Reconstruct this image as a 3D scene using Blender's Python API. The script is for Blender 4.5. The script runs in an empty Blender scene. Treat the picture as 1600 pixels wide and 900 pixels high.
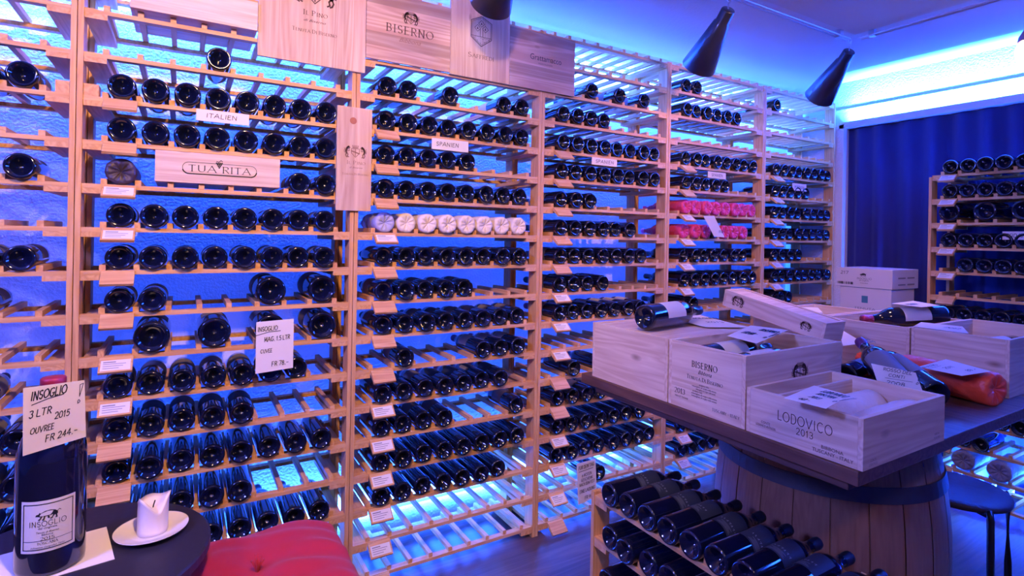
import bpy, math, random
from mathutils import Vector, Matrix
PI = math.pi
SC = bpy.context.scene
COL = SC.collection
rnd = random.Random(7)

# ------------------------------------------------------------------ camera
FPX = 858.0
ROLL = math.radians(1.0)
YAW = math.atan(1435 / FPX)          # angle from the rack's long axis (+X)
CAM = Vector((0, 0, 1.343))
_f = Vector((math.cos(YAW), math.sin(YAW), 0))
_r = Vector((_f.y, -_f.x, 0))
_u = Vector((0, 0, 1))
cx_ = _r * math.cos(ROLL) + _u * math.sin(ROLL)
cy_ = _u * math.cos(ROLL) - _r * math.sin(ROLL)
camd = bpy.data.cameras.new('camera')
cam = bpy.data.objects.new('camera', camd)
COL.objects.link(cam)
M4 = Matrix((cx_, cy_, -_f)).transposed().to_4x4()
M4.translation = CAM
cam.matrix_world = M4
camd.sensor_width = 36.0
camd.lens = 36.0 * FPX / 1600
camd.shift_y = (369.0 - 450.0) / 1600
camd.clip_start = 0.05
SC.camera = cam

# ------------------------------------------------------------------ exposure, world, room lights
VS = SC.view_settings
VS.view_transform = 'Standard'
VS.look = 'None'
VS.exposure = 0.0
VS.gamma = 1.0
VS.use_curve_mapping = False
SC.render.film_transparent = False
W = bpy.data.worlds.new('world')
SC.world = W
W.use_nodes = True
W.node_tree.nodes['Background'].inputs[0].default_value = (0.02, 0.03, 0.2, 1)
W.node_tree.nodes['Background'].inputs[1].default_value = 0.3

BLUE = (0.011, 0.079, 1.0)
LED_TOP, LED_BOT, LED_CURT, LED_RIGHT = 1250.0, 700.0, 1100.0, 130.0


def light(kind, name, loc, target, energy, color, parent=None, **kw):
    d = bpy.data.lights.new(name, kind)
    d.energy = energy
    d.color = color
    for k, v in kw.items():
        setattr(d, k, v)
    o = bpy.data.objects.new(name, d)
    COL.objects.link(o)
    o.location = loc
    if target is not None:
        o.rotation_euler = (Vector(target) - Vector(loc)).to_track_quat('-Z', 'Y').to_euler()
    if parent:
        o.parent = parent
        o.matrix_parent_inverse = parent.matrix_world.inverted()
    return o


# unseen lights under the ceiling: first placed from a lamp's shadow, others added
light('SPOT', 'unseen_light', (0.20, 0.45, 2.36), (0.20, 2.05, 1.25), 150, (1.0, 0.56, 0.28),
      shadow_soft_size=0.06, spot_size=math.radians(112), spot_blend=0.9)
light('SPOT', 'unseen_light', (1.95, 0.85, 2.36), (2.45, 2.05, 1.15), 62, (1.0, 0.50, 0.34),
      shadow_soft_size=0.06, spot_size=math.radians(104), spot_blend=0.8)  # added warm light to brighten the right-hand racks
light('SPOT', 'unseen_light', (0.30, -0.70, 2.36), (1.2, 1.2, 0.8), 26, (1.0, 0.62, 0.45),
      shadow_soft_size=0.08, spot_size=math.radians(110), spot_blend=0.9)  # added weak warm fill for near faces, cards and bottle highlights
light('AREA', 'unseen_light', (-1.6, 0.55, 2.36), (1.1, 0.95, 0.8), 120, (0.17, 0.18, 1.0), shape='DISK', size=0.5)  # added blue-violet fill that tints the left faces of the boxes
# blue LED rows: thin lamps lying along the emissive strips
def led_area(name, loc, target, lx, energy, axis_x=True):
    o = light('AREA', name, loc, target, energy, BLUE, shape='RECTANGLE', size=lx, size_y=0.03)
    return o

# ------------------------------------------------------------------ mesh builder
class G:
    def __init__(s):
        s.v, s.f, s.m = [], [], []

    def add(s, vs, fs, mi=0):
        o = len(s.v)
        s.v += [tuple(p) for p in vs]
        s.f += [tuple(i + o for i in f) for f in fs]
        s.m += [mi] * len(fs)
        return s

    def box(s, x0, x1, y0, y1, z0, z1, mi=0):
        return s.add([(x0, y0, z0), (x1, y0, z0), (x1, y1, z0), (x0, y1, z0), (x0, y0, z1), (x1, y0, z1), (x1, y1, z1), (x0, y1, z1)],
                     [(0, 3, 2, 1), (4, 5, 6, 7), (0, 1, 5, 4), (1, 2, 6, 5), (2, 3, 7, 6), (3, 0, 4, 7)], mi)

    def prism(s, poly, axis, a0, a1, mi=0):
        n = len(poly)
        def P(p, a):
            if axis == 'x': return (a, p[0], p[1])
            if axis == 'y': return (p[0], a, p[1])
            return (p[0], p[1], a)
        vs = [P(p, a0) for p in poly] + [P(p, a1) for p in poly]
        fs = [tuple(range(n))[::-1], tuple(range(n, 2 * n))] + [(i, (i + 1) % n, n + (i + 1) % n, n + i) for i in range(n)]
        return s.add(vs, fs, mi)

    def lathe(s, prof, seg=24, axis='z', mi=0, a0=0.0, a1=2 * PI, c=(0, 0, 0)):
        full = abs(a1 - a0 - 2 * PI) < 1e-6
        n = seg if full else seg + 1
        vs, fs = [], []
        for r, h in prof:
            for i in range(n):
                a = a0 + (a1 - a0) * i / seg
                p = (r * math.cos(a), r * math.sin(a), h)
                if axis == 'y': p = (p[0], h, p[1])
                if axis == 'x': p = (h, p[0], p[1])
                vs.append((p[0] + c[0], p[1] + c[1], p[2] + c[2]))
        for j in range(len(prof) - 1):
            for i in range(seg):
                k = (i + 1) % n
                fs.append((j * n + i, j * n + k, (j + 1) * n + k, (j + 1) * n + i))
        return s.add(vs, fs, mi)

    def tube(s, pts, r, seg=8, mi=0):
        pts = [Vector(p) for p in pts]
        vs, fs = [], []
        for i, p in enumerate(pts):
            d = (pts[min(i + 1, len(pts) - 1)] - pts[max(i - 1, 0)]).normalized()
            a = d.orthogonal().normalized()
            if i and abs(a.dot(pa)) < 0.99:
                a = (pa - d * pa.dot(d)).normalized()
            pa = a
            b = d.cross(a)
            rr = r[i] if isinstance(r, (list, tuple)) else r
            for k in range(seg):
                t = 2 * PI * k / seg
                vs.append(p + a * (rr * math.cos(t)) + b * (rr * math.sin(t)))
        n = len(pts)
        for i in range(n - 1):
            for k in range(seg):
                q = (k + 1) % seg
                fs.append((i * seg + k, i * seg + q, (i + 1) * seg + q, (i + 1) * seg + k))
        fs.append(tuple(range(seg))[::-1])
        fs.append(tuple(range((n - 1) * seg, n * seg)))
        return s.add(vs, fs, mi)

    def xf(s, m):
        s.v = [tuple(m @ Vector(p)) for p in s.v]
        return s

    def mesh(s, name, mats, smooth=False):
        me = bpy.data.meshes.new(name)
        me.from_pydata(s.v, [], s.f)
        for m in (mats if isinstance(mats, (list, tuple)) else [mats]):
            me.materials.append(m)
        me.polygons.foreach_set('material_index', s.m)
        if smooth:
            me.polygons.foreach_set('use_smooth', [True] * len(s.f))
        me.update()
        import bmesh
        bm = bmesh.new()
        bm.from_mesh(me)
        bmesh.ops.remove_doubles(bm, verts=bm.verts, dist=1e-6)
        bmesh.ops.recalc_face_normals(bm, faces=bm.faces)
        bm.to_mesh(me)
        bm.free()
        return me

    def obj(s, name, mats, parent=None, smooth=False, bevel=0.0, angle=None):
        o = bpy.data.objects.new(name, s.mesh(name, mats, smooth))
        COL.objects.link(o)
        if parent: o.parent = parent
        if bevel:
            md = o.modifiers.new('bevel', 'BEVEL')
            md.width = bevel
            md.segments = 2
            md.limit_method = 'ANGLE'
        return o


def empty(name, loc=(0, 0, 0), rz=0.0):
    o = bpy.data.objects.new(name, None)
    COL.objects.link(o)
    o.location = loc
    o.rotation_euler = (0, 0, rz)
    o.empty_display_size = 0.05
    return o


def tag(o, label, cat, group=None, kind=None):
    o['label'] = label
    o['category'] = cat
    if group: o['group'] = group
    if kind: o['kind'] = kind
    return o


def struct(o):
    o['kind'] = 'structure'
    return o


# ------------------------------------------------------------------ materials
def mat(name, color, rough=0.6, metal=0.0, coat=0.0, spec=0.5, emit=None, estr=0.0, sheen=0.0, bump=None, trans=0.0, sss=0.0):
    m = bpy.data.materials.new(name)
    m.use_nodes = True
    nt = m.node_tree
    b = nt.nodes['Principled BSDF']
    b.inputs['Base Color'].default_value = (*color, 1)
    b.inputs['Roughness'].default_value = rough
    b.inputs['Metallic'].default_value = metal
    b.inputs['Coat Weight'].default_value = coat
    b.inputs['Specular IOR Level'].default_value = spec
    b.inputs['Sheen Weight'].default_value = sheen
    b.inputs['Transmission Weight'].default_value = trans
    if sss:
        b.inputs['Subsurface Weight'].default_value = sss
        b.inputs['Subsurface Radius'].default_value = (0.02, 0.02, 0.02)
    if emit:
        b.inputs['Emission Color'].default_value = (*emit, 1)
        b.inputs['Emission Strength'].default_value = estr
    # every material gets a little procedural variation
    tc = nt.nodes.new('ShaderNodeTexCoord')
    nz = nt.nodes.new('ShaderNodeTexNoise')
    nz.inputs['Scale'].default_value = (bump or (60, 0))[0]
    nz.inputs['Detail'].default_value = 3
    nt.links.new(tc.outputs['Object'], nz.inputs['Vector'])
    if bump and bump[1]:
        bp = nt.nodes.new('ShaderNodeBump')
        bp.inputs['Strength'].default_value = bump[1]
        bp.inputs['Distance'].default_value = bump[2] if len(bump) > 2 else 0.01
        nt.links.new(nz.outputs['Fac'], bp.inputs['Height'])
        nt.links.new(bp.outputs['Normal'], b.inputs['Normal'])
    else:
        mr = nt.nodes.new('ShaderNodeMapRange')
        mr.inputs['To Min'].default_value = max(0.0, rough - 0.04)
        mr.inputs['To Max'].default_value = min(1.0, rough + 0.06)
        nt.links.new(nz.outputs['Fac'], mr.inputs['Value'])
        nt.links.new(mr.outputs['Result'], b.inputs['Roughness'])
    return m


def wood(name, c1, c2, axis='x', scale=1.0, rough=0.55, knots=0.0, contrast=1.0, rings=9.0, planks=None):
    """procedural timber: grain stretched along one axis, optional knots and glued planks"""
    m = bpy.data.materials.new(name)
    m.use_nodes = True
    nt = m.node_tree
    N, L = nt.nodes.new, nt.links.new
    b = nt.nodes['Principled BSDF']
    b.inputs['Roughness'].default_value = rough
    b.inputs['Specular IOR Level'].default_value = 0.35
    tc = N('ShaderNodeTexCoord')
    oi = N('ShaderNodeObjectInfo')
    cmb = N('ShaderNodeVectorMath'); cmb.operation = 'SCALE'
    cmb.inputs[0].default_value = (7.3, 5.1, 3.7)
    L(oi.outputs['Random'], cmb.inputs['Scale'])
    add = N('ShaderNodeVectorMath'); add.operation = 'ADD'
    L(tc.outputs['Object'], add.inputs[0]); L(cmb.outputs['Vector'], add.inputs[1])
    mp = N('ShaderNodeMapping')
    st = {'x': (0.9, 14, 14), 'y': (14, 0.9, 14), 'z': (14, 14, 0.9)}[axis]
    mp.inputs['Scale'].default_value = tuple(v * scale for v in st)
    L(add.outputs['Vector'], mp.inputs['Vector'])
    n1 = N('ShaderNodeTexNoise'); n1.inputs['Scale'].default_value = 1.0; n1.inputs['Detail'].default_value = 2; n1.inputs['Distortion'].default_value = 0.6
    L(mp.outputs['Vector'], n1.inputs['Vector'])
    mu = N('ShaderNodeMath'); mu.operation = 'MULTIPLY'; mu.inputs[1].default_value = rings
    L(n1.outputs['Fac'], mu.inputs[0])
    fr = N('ShaderNodeMath'); fr.operation = 'PINGPONG'; fr.inputs[1].default_value = 0.5
    L(mu.outputs[0], fr.inputs[0])
    n2 = N('ShaderNodeTexNoise'); n2.inputs['Scale'].default_value = 9.0; n2.inputs['Detail'].default_value = 4
    L(mp.outputs['Vector'], n2.inputs['Vector'])
    mx = N('ShaderNodeMath'); mx.operation = 'MULTIPLY_ADD'
    mx.inputs[1].default_value = 1.1 * contrast
    L(fr.outputs[0], mx.inputs[0]); L(n2.outputs['Fac'], mx.inputs[2])
    mr = N('ShaderNodeMapRange'); mr.inputs['From Min'].default_value = 0.3; mr.inputs['From Max'].default_value = 1.1
    L(mx.outputs[0], mr.inputs['Value'])
    ramp = N('ShaderNodeMix'); ramp.data_type = 'RGBA'
    ramp.inputs['A'].default_value = (*c1, 1); ramp.inputs['B'].default_value = (*c2, 1)
    L(mr.outputs['Result'], ramp.inputs['Factor'])
    out = ramp.outputs['Result']
    if planks:
        sx = N('ShaderNodeSeparateXYZ'); L(tc.outputs['Object'], sx.inputs[0])
        pm = N('ShaderNodeMath'); pm.operation = 'DIVIDE'; pm.inputs[1].default_value = planks[1]
        L(sx.outputs[planks[0]], pm.inputs[0])
        fl = N('ShaderNodeMath'); fl.operation = 'FLOOR'; L(pm.outputs[0], fl.inputs[0])
        wn = N('ShaderNodeTexWhiteNoise'); wn.noise_dimensions = '1D'; L(fl.outputs[0], wn.inputs['W'])
        ml = N('ShaderNodeMapRange'); ml.inputs['To Min'].default_value = planks[2]; ml.inputs['To Max'].default_value = 1.0
        L(wn.outputs['Value'], ml.inputs['Value'])
        hs = N('ShaderNodeHueSaturation'); L(out, hs.inputs['Color']); L(ml.outputs['Result'], hs.inputs['Value'])
        out = hs.outputs['Color']
    if knots:
        vr = N('ShaderNodeTexVoronoi'); vr.inputs['Scale'].default_value = 1.0
        mp2 = N('ShaderNodeMapping')
        k = {'x': (4, 9, 9), 'y': (9, 4, 9), 'z': (9, 9, 4)}[axis]
        mp2.inputs['Scale'].default_value = k
        L(add.outputs['Vector'], mp2.inputs['Vector']); L(mp2.outputs['Vector'], vr.inputs['Vector'])
        kr = N('ShaderNodeMapRange'); kr.inputs['From Min'].default_value = 0.02; kr.inputs['From Max'].default_value = knots
        kr.inputs['To Min'].default_value = 0.85; kr.inputs['To Max'].default_value = 0.0
        L(vr.outputs['Distance'], kr.inputs['Value'])
        mk = N('ShaderNodeMix'); mk.data_type = 'RGBA'; mk.inputs['B'].default_value = (c2[0] * 0.35, c2[1] * 0.25, c2[2] * 0.2, 1)
        L(kr.outputs['Result'], mk.inputs['Factor']); L(out, mk.inputs['A'])
        out = mk.outputs['Result']
    L(out, b.inputs['Base Color'])
    bp = N('ShaderNodeBump'); bp.inputs['Strength'].default_value = 0.12; bp.inputs['Distance'].default_value = 0.002
    L(n2.outputs['Fac'], bp.inputs['Height']); L(bp.outputs['Normal'], b.inputs['Normal'])
    return m


PINE_A, PINE_B = (0.84, 0.50, 0.20), (0.64, 0.31, 0.10)
M = {}
for ax in 'xyz':
    M['pine_' + ax] = wood('pine_' + ax, PINE_A, PINE_B, ax)
    M['crate_' + ax] = wood('crate_' + ax, (0.84, 0.68, 0.52), (0.66, 0.47, 0.33), ax, knots=0.11, contrast=1.1)
M['lid_x'] = wood('lid_board_x', (0.84, 0.62, 0.44), (0.62, 0.38, 0.25), 'x', scale=0.8, knots=0.09, contrast=1.3, planks=('Z', 0.052, 0.60))
M['lid_z'] = wood('lid_board_z', (0.86, 0.66, 0.47), (0.66, 0.42, 0.28), 'z', scale=0.8, knots=0.09, contrast=1.0, planks=('X', 0.06, 0.78))
M['table'] = wood('table_oak', (0.20, 0.10, 0.065), (0.11, 0.05, 0.032), 'y', rough=0.5, planks=('X', 0.14, 0.75))
M['barrel'] = wood('barrel_oak', (0.36, 0.16, 0.075), (0.23, 0.10, 0.045), 'z', rough=0.55, contrast=0.6)
M['floorwood'] = wood('floor_oak', (0.16, 0.10, 0.08), (0.085, 0.055, 0.042), 'x', scale=0.8, rough=0.32, planks=('Y', 0.12, 0.55))
M['glass'] = mat('dark_bottle_glass', (0.004, 0.006, 0.024), 0.08, coat=0.5, spec=0.6, bump=(14, 0.02, 0.002))
M['bigglass'] = mat('big_bottle_glass', (0.008, 0.008, 0.02), 0.08, coat=0.4, spec=0.6)
M['capsule_black'] = mat('black_capsule', (0.012, 0.012, 0.016), 0.4, spec=0.4)
M['capsule_red'] = mat('red_capsule', (0.35, 0.02, 0.04), 0.4, metal=0.3)
M['capsule_purple'] = mat('purple_capsule', (0.16, 0.03, 0.12), 0.35, metal=0.3)
M['label_grey'] = mat('grey_paper_label', (0.22, 0.20, 0.21), 0.7)
M['label_white'] = mat('white_paper_label', (0.75, 0.72, 0.68), 0.6)
M['label_dark'] = mat('dark_paper_label', (0.024, 0.034, 0.055), 0.6)
M['paper'] = mat('white_paper', (0.84, 0.81, 0.79), 0.75)
M['napkin'] = mat('paper_napkin', (0.86, 0.82, 0.74), 0.85)
M['ink'] = mat('black_marker_ink', (0.012, 0.012, 0.02), 0.5)
M['print'] = mat('small_print', (0.25, 0.24, 0.26), 0.8)
M['burn'] = mat('branded_wood_print', (0.11, 0.055, 0.04), 0.8)
M['burnlight'] = mat('faded_wood_print', (0.30, 0.16, 0.11), 0.8)
M['gold'] = mat('pale_label_print', (0.30, 0.32, 0.36), 0.5)
M['tissue_white'] = mat('white_tissue', (0.84, 0.76, 0.72), 0.8, bump=(45, 0.6, 0.01))
M['tissue_clear'] = mat('bluish_tissue', (0.45, 0.47, 0.75), 0.5, bump=(45, 0.6, 0.01))
M['tissue_red'] = mat('red_tissue', (0.75, 0.035, 0.10), 0.45, sheen=0.2, bump=(50, 0.7, 0.01))
M['tissue_orange'] = mat('orange_tissue', (0.85, 0.07, 0.015), 0.4, bump=(40, 0.6, 0.008))
M['tissue_dark'] = mat('dark_tissue', (0.055, 0.035, 0.045), 0.45, bump=(40, 0.7, 0.01))
M['tissue_grey'] = mat('grey_tissue', (0.28, 0.29, 0.36), 0.7, bump=(55, 0.8, 0.01))
M['plaster'] = mat('rough_plaster', (0.80, 0.80, 0.82), 0.9, bump=(110, 0.45, 0.012))
M['ceil'] = mat('stucco_ceiling', (0.74, 0.73, 0.76), 0.9, bump=(90, 0.25, 0.008))
M['panel'] = mat('smooth_ceiling_panel', (0.70, 0.66, 0.64), 0.85)
M['plainwall'] = mat('painted_wall', (0.45, 0.42, 0.42), 0.9, bump=(60, 0.1, 0.005))
M['curtain'] = mat('navy_velvet', (0.018, 0.022, 0.13), 0.85, sheen=0.15, bump=(120, 0.1, 0.002))
M['lamp_black'] = mat('black_enamel', (0.016, 0.017, 0.024), 0.35, coat=0.2)
M['lamp_white'] = mat('white_lamp_inside', (0.8, 0.8, 0.8), 0.5)
M['steel'] = mat('steel', (0.62, 0.62, 0.66), 0.3, metal=1.0)
M['hoop'] = mat('iron_hoop', (0.08, 0.085, 0.095), 0.55, metal=0.6, bump=(80, 0.3, 0.002))
M['tabletop'] = mat('black_table_laminate', (0.022, 0.020, 0.028), 0.42, spec=0.4)
M['velvet'] = mat('red_velvet', (0.42, 0.008, 0.016), 0.85, sheen=0.15, bump=(18, 0.25, 0.01))
M['wax'] = mat('white_wax', (0.86, 0.80, 0.80), 0.45, sss=0.15)
M['china'] = mat('white_china', (0.86, 0.84, 0.80), 0.18, coat=0.3)
M['carton'] = mat('white_cardboard', (0.66, 0.62, 0.64), 0.8)
M['teal'] = mat('teal_print', (0.06, 0.22, 0.33), 0.7)
M['seat'] = mat('mottled_seat', (0.07, 0.06, 0.09), 0.5, bump=(30, 0.3, 0.005))
M['led'] = mat('led_strip', (0.6, 0.7, 1.0), 0.5, emit=BLUE, estr=25)
M['globe'] = mat('globe_glass', (1, 1, 1), 0.3, emit=(1.0, 0.86, 0.78), estr=6)
M['copper'] = mat('rose_lamp_fitting', (0.55, 0.25, 0.22), 0.35, metal=0.8)

# ------------------------------------------------------------------ lettering
def arc(cx, cy, rx, ry, a0, a1, n=10):
    return [(cx + rx * math.cos(math.radians(a0 + (a1 - a0) * i / n)), cy + ry * math.sin(math.radians(a0 + (a1 - a0) * i / n))) for i in range(n + 1)]

_O = arc(.5, .5, .5, .5, 90, 450, 18)
GL = {
    'A': (.95, [[(0, 0), (.5, 1)], [(.5, 1), (1, 0)], [(.2, .36), (.8, .36)]]),
    'B': (.7, [[(.12, 0), (.12, 1)], [(.12, 1), (.5, 1)] + arc(.5, .76, .38, .24, 90, -90, 6) + [(.12, .52)], [(.5, .52)] + arc(.5, .26, .45, .26, 90, -90, 6) + [(.12, 0)]]),
    'C': (.9, [arc(.55, .5, .5, .5, 50, 310, 14)]),
    'D': (.85, [[(.1, 0), (.1, 1)], [(.1, 1), (.4, 1)] + arc(.45, .5, .5, .5, 90, -90, 10) + [(.1, 0)]]),
    'E': (.65, [[(.1, 0), (.1, 1)], [(.1, 1), (.95, 1)], [(.1, .52), (.8, .52)], [(.1, 0), (1, 0)]]),
    'F': (.62, [[(.1, 0), (.1, 1)], [(.1, 1), (.95, 1)], [(.1, .52), (.8, .52)]]),
    'G': (.9, [arc(.52, .5, .48, .5, 45, 335, 14) + [(.95, .42)], [(.95, .42), (.6, .42)]]),
    'H': (.85, [[(.1, 0), (.1, 1)], [(.9, 0), (.9, 1)], [(.1, .52), (.9, .52)]]),
    'I': (.25, [[(.5, 0), (.5, 1)]]),
    'K': (.8, [[(.1, 0), (.1, 1)], [(.95, 1), (.12, .42)], [(.3, .55), (1, 0)]]),
    'L': (.62, [[(.1, 0), (.1, 1)], [(.1, 0), (1, 0)]]),
    'M': (1.0, [[(.05, 0), (.12, 1)], [(.12, 1), (.5, .1)], [(.5, .1), (.88, 1)], [(.88, 1), (.95, 0)]]),
    'N': (.88, [[(.1, 0), (.1, 1)], [(.1, 1), (.9, 0)], [(.9, 0), (.9, 1)]]),
    'O': (1.0, [_O]),
    'P': (.66, [[(.12, 0), (.12, 1)], [(.12, 1), (.5, 1)] + arc(.5, .74, .42, .26, 90, -90, 6) + [(.12, .48)]]),
    'R': (.75, [[(.12, 0), (.12, 1)], [(.12, 1), (.5, 1)] + arc(.5, .75, .4, .25, 90, -90, 6) + [(.12, .5)], [(.45, .5), (1, 0)]]),
    'S': (.66, [arc(.5, .74, .4, .26, 30, 270, 9) + arc(.5, .25, .43, .25, 90, -150, 9)[1:]]),
    'T': (.78, [[(.5, 0), (.5, 1)], [(0, 1), (1, 1)]]),
    'U': (.85, [[(.1, 1), (.1, .35)] + arc(.5, .35, .4, .35, 180, 360, 8) + [(.9, 1)]]),
    'V': (.92, [[(0, 1), (.5, 0)], [(.5, 0), (1, 1)]]),
    'Y': (.85, [[(0, 1), (.5, .5)], [(1, 1), (.5, .5)], [(.5, .5), (.5, 0)]]),
    'Z': (.75, [[(0, 1), (1, 1)], [(1, 1), (0, 0)], [(0, 0), (1, 0)]]),
    '0': (.62, [_O]),
    '1': (.35, [[(.1, .75), (.6, 1)], [(.6, 1), (.6, 0)]]),
    '2': (.62, [arc(.5, .72, .45, .28, 160, -40, 8) + [(.05, 0)], [(.05, 0), (1, 0)]]),
    '3': (.6, [arc(.45, .75, .45, .25, 150, -90, 8) + arc(.45, .26, .5, .26, 90, -150, 8)[1:]]),
    '4': (.65, [[(.7, 0), (.7, 1)], [(.7, 1), (.0, .32)], [(0, .32), (1, .32)]]),
    '5': (.6, [[(.9, 1), (.2, 1)], [(.2, 1), (.15, .55)] + arc(.45, .32, .5, .32, 130, -140, 8)]),
    '6': (.62, [arc(.5, .3, .45, .3, 90, 450, 12), [(.08, .35), (.25, .8), (.75, 1)]]),
    '7': (.6, [[(0, 1), (1, 1)], [(1, 1), (.35, 0)]]),
    'Q': (1.0, [_O, [(.6, .3), (1, -.05)]]),
    'W': (1.2, [[(0, 1), (.25, 0)], [(.25, 0), (.5, .9)], [(.5, .9), (.75, 0)], [(.75, 0), (1, 1)]]),
    '8': (.6, [arc(.5, .76, .36, .24, 90, 450, 12), arc(.5, .27, .46, .27, 90, 450, 12)]),
    '9': (.62, [arc(.5, .7, .45, .3, 90, 450, 12), [(.92, .65), (.75, .2), (.3, 0)]]),
    '.': (.25, [[(.4, 0), (.6, .04)]]),
    '-': (.6, [[(.1, .45), (.9, .45)]]),
    "'": (.2, [[(.5, 1), (.4, .8)]]),
    '!': (.4, [[(.15, 1), (.85, 1), (.5, .32), (.15, 1)], arc(.5, .08, .22, .1, 0, 360, 8)]),
    'Ü': (.85, [[(.1, .85), (.1, .3)] + arc(.5, .3, .4, .3, 180, 360, 8) + [(.9, .85)], [(.3, 1), (.33, 1.03)], [(.7, 1), (.73, 1.03)]]),
}


def ribbon(g, pts, w, mi=0, contrast=None, closed=False, warp=None):
    """flat stroke in the local XZ plane"""
    W_ = warp or (lambda x, z: (x, 0.0, z))
    for (x0, z0), (x1, z1) in zip(pts[:-1], pts[1:]):
        dx, dz = x1 - x0, z1 - z0
        l = math.hypot(dx, dz)
        if l < 1e-9: continue
        ww = w
        if contrast is not None:
            vert = abs(dz) / l
            ww = w * (contrast + (1 - contrast) * vert ** 1.5)
            if dz * dx > 0 and vert < 0.97: ww *= 0.6
        nx, nz = -dz / l * ww / 2, dx / l * ww / 2
        ex, ez = dx / l * ww * 0.35, dz / l * ww * 0.35
        g.add([W_(x0 - ex + nx, z0 - ez + nz), W_(x0 - ex - nx, z0 - ez - nz), W_(x1 + ex - nx, z1 + ez - nz), W_(x1 + ex + nx, z1 + ez + nz)], [(0, 1, 2, 3)], mi)


def text_width(s, h, gap, wide=1.0):
    t = 0
    for ch in s:
        t += (0.42 if ch == ' ' else GL[ch][0] * wide + gap) * h
    return t - gap * h


def write(g, s, x, z, h, style='hand', align='c', weight=None, gap=None, mi=0, slope=0.0, smallcaps=False, width=None, warp=None):
    """one line of lettering; x,z = centre (or left) of the baseline"""
    big = h
    gap = {'hand': .22, 'serif': .24, 'thin': .26}[style] if gap is None else gap
    weight = {'hand': .13, 'serif': .15, 'thin': .06}[style] if weight is None else weight
    def hh(i): return big * 0.78 if smallcaps and i > 0 and s[i - 1] != ' ' else big
    tot = sum((0.42 * big) if ch == ' ' else (GL[ch][0] + gap) * hh(i) for i, ch in enumerate(s)) - gap * h
    k = 1.0 if width is None else width / tot
    px = x - (tot * k / 2 if align == 'c' else 0)
    x00 = px
    for i, ch in enumerate(s):
        if ch == ' ':
            px += 0.42 * big * k
            continue
        h1 = hh(i)
        wf, strokes = GL[ch]
        ww = wf * h1 * k
        for st in strokes:
            pts = []
            for (a, b) in st:
                if style == 'hand':
                    a += rnd.uniform(-.05, .05); b += rnd.uniform(-.04, .04)
                qx = px + a * ww + (0.10 * b * h1 if style == 'hand' else 0)
                pts.append((qx, z + b * h1 + slope * (qx - x00)))
            ribbon(g, pts, (.035 if ch == '!' else weight) * h1, mi, contrast=0.42 if style == 'serif' else None, warp=warp)
            if style == 'serif':
                for p in (pts[0], pts[-1]):
                    if len(st) <= 3 and (abs(p[1] - z - slope * (p[0] - x00)) < .05 * h1 or abs(p[1] - z - slope * (p[0] - x00) - h1) < .05 * h1) and abs(st[0][1] - st[-1][1]) > .5:
                        ribbon(g, [(p[0] - .14 * h1, p[1]), (p[0] + .14 * h1, p[1])], .05 * h1, mi, warp=warp)
        px += ww + gap * h1 * k
    return g


_fcache = {}
def bfont(g, s, x, z, h, width=None, shear=0.0, mi=0, align='c', warp=None):
    """lower-case lettering from Blender's built-in outline font"""
    key = (s, shear)
    if key not in _fcache:
        cu = bpy.data.curves.new('t', 'FONT')
        cu.body = s
        cu.shear = shear
        cu.resolution_u = 3
        o = bpy.data.objects.new('t', cu)
        COL.objects.link(o)
        me = bpy.data.meshes.new_from_object(o.evaluated_get(bpy.context.evaluated_depsgraph_get()))
        vs = [tuple(v.co) for v in me.vertices]
        fs = [tuple(p.vertices) for p in me.polygons]
        bpy.data.objects.remove(o)
        bpy.data.curves.remove(cu)
        bpy.data.meshes.remove(me)
        _fcache[key] = (vs, fs)
    vs, fs = _fcache[key]
    x0 = min(v[0] for v in vs); x1 = max(v[0] for v in vs)
    sx = h * 1.4 if width is None else width / (x1 - x0)
    off = x - (x0 + x1) / 2 * sx if align == 'c' else x - x0 * sx
    W_ = warp or (lambda a, b: (a, 0.0, b))
    g.add([W_(off + v[0] * sx, z + v[1] * h * 1.4) for v in vs], fs, mi)
    return g


def poly(g, pts, mi=0, warp=None):
    W_ = warp or (lambda a, b: (a, 0.0, b))
    g.add([W_(*p) for p in pts], [tuple(range(len(pts)))], mi)


def lion(g, cx, cz, h, flip=1, mi=0):
    """rampant beast drawn with heavy strokes"""
    def P(l): return [(cx + flip * a * h, cz + b * h) for a, b in l]
    ribbon(g, P([(.05, -.1), (.12, .08), (.06, .25), (-.02, .36)]), .16 * h, mi)       # body
    ribbon(g, P([(-.02, .36), (-.1, .42), (-.14, .38)]), .15 * h, mi)                  # head
    ribbon(g, P([(.02, .22), (-.14, .26), (-.22, .34)]), .06 * h, mi)
    ribbon(g, P([(.05, .12), (-.12, .10), (-.2, .16)]), .06 * h, mi)
    ribbon(g, P([(.06, -.08), (-.06, -.2), (-.02, -.36), (-.12, -.42)]), .07 * h, mi)
    ribbon(g, P([(.08, -.1), (.14, -.26), (.08, -.4), (.0, -.44)]), .07 * h, mi)
    ribbon(g, P([(.13, -.02), (.24, -.06), (.27, .1), (.2, .22), (.26, .3)]), .04 * h, mi)  # tail


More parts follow.
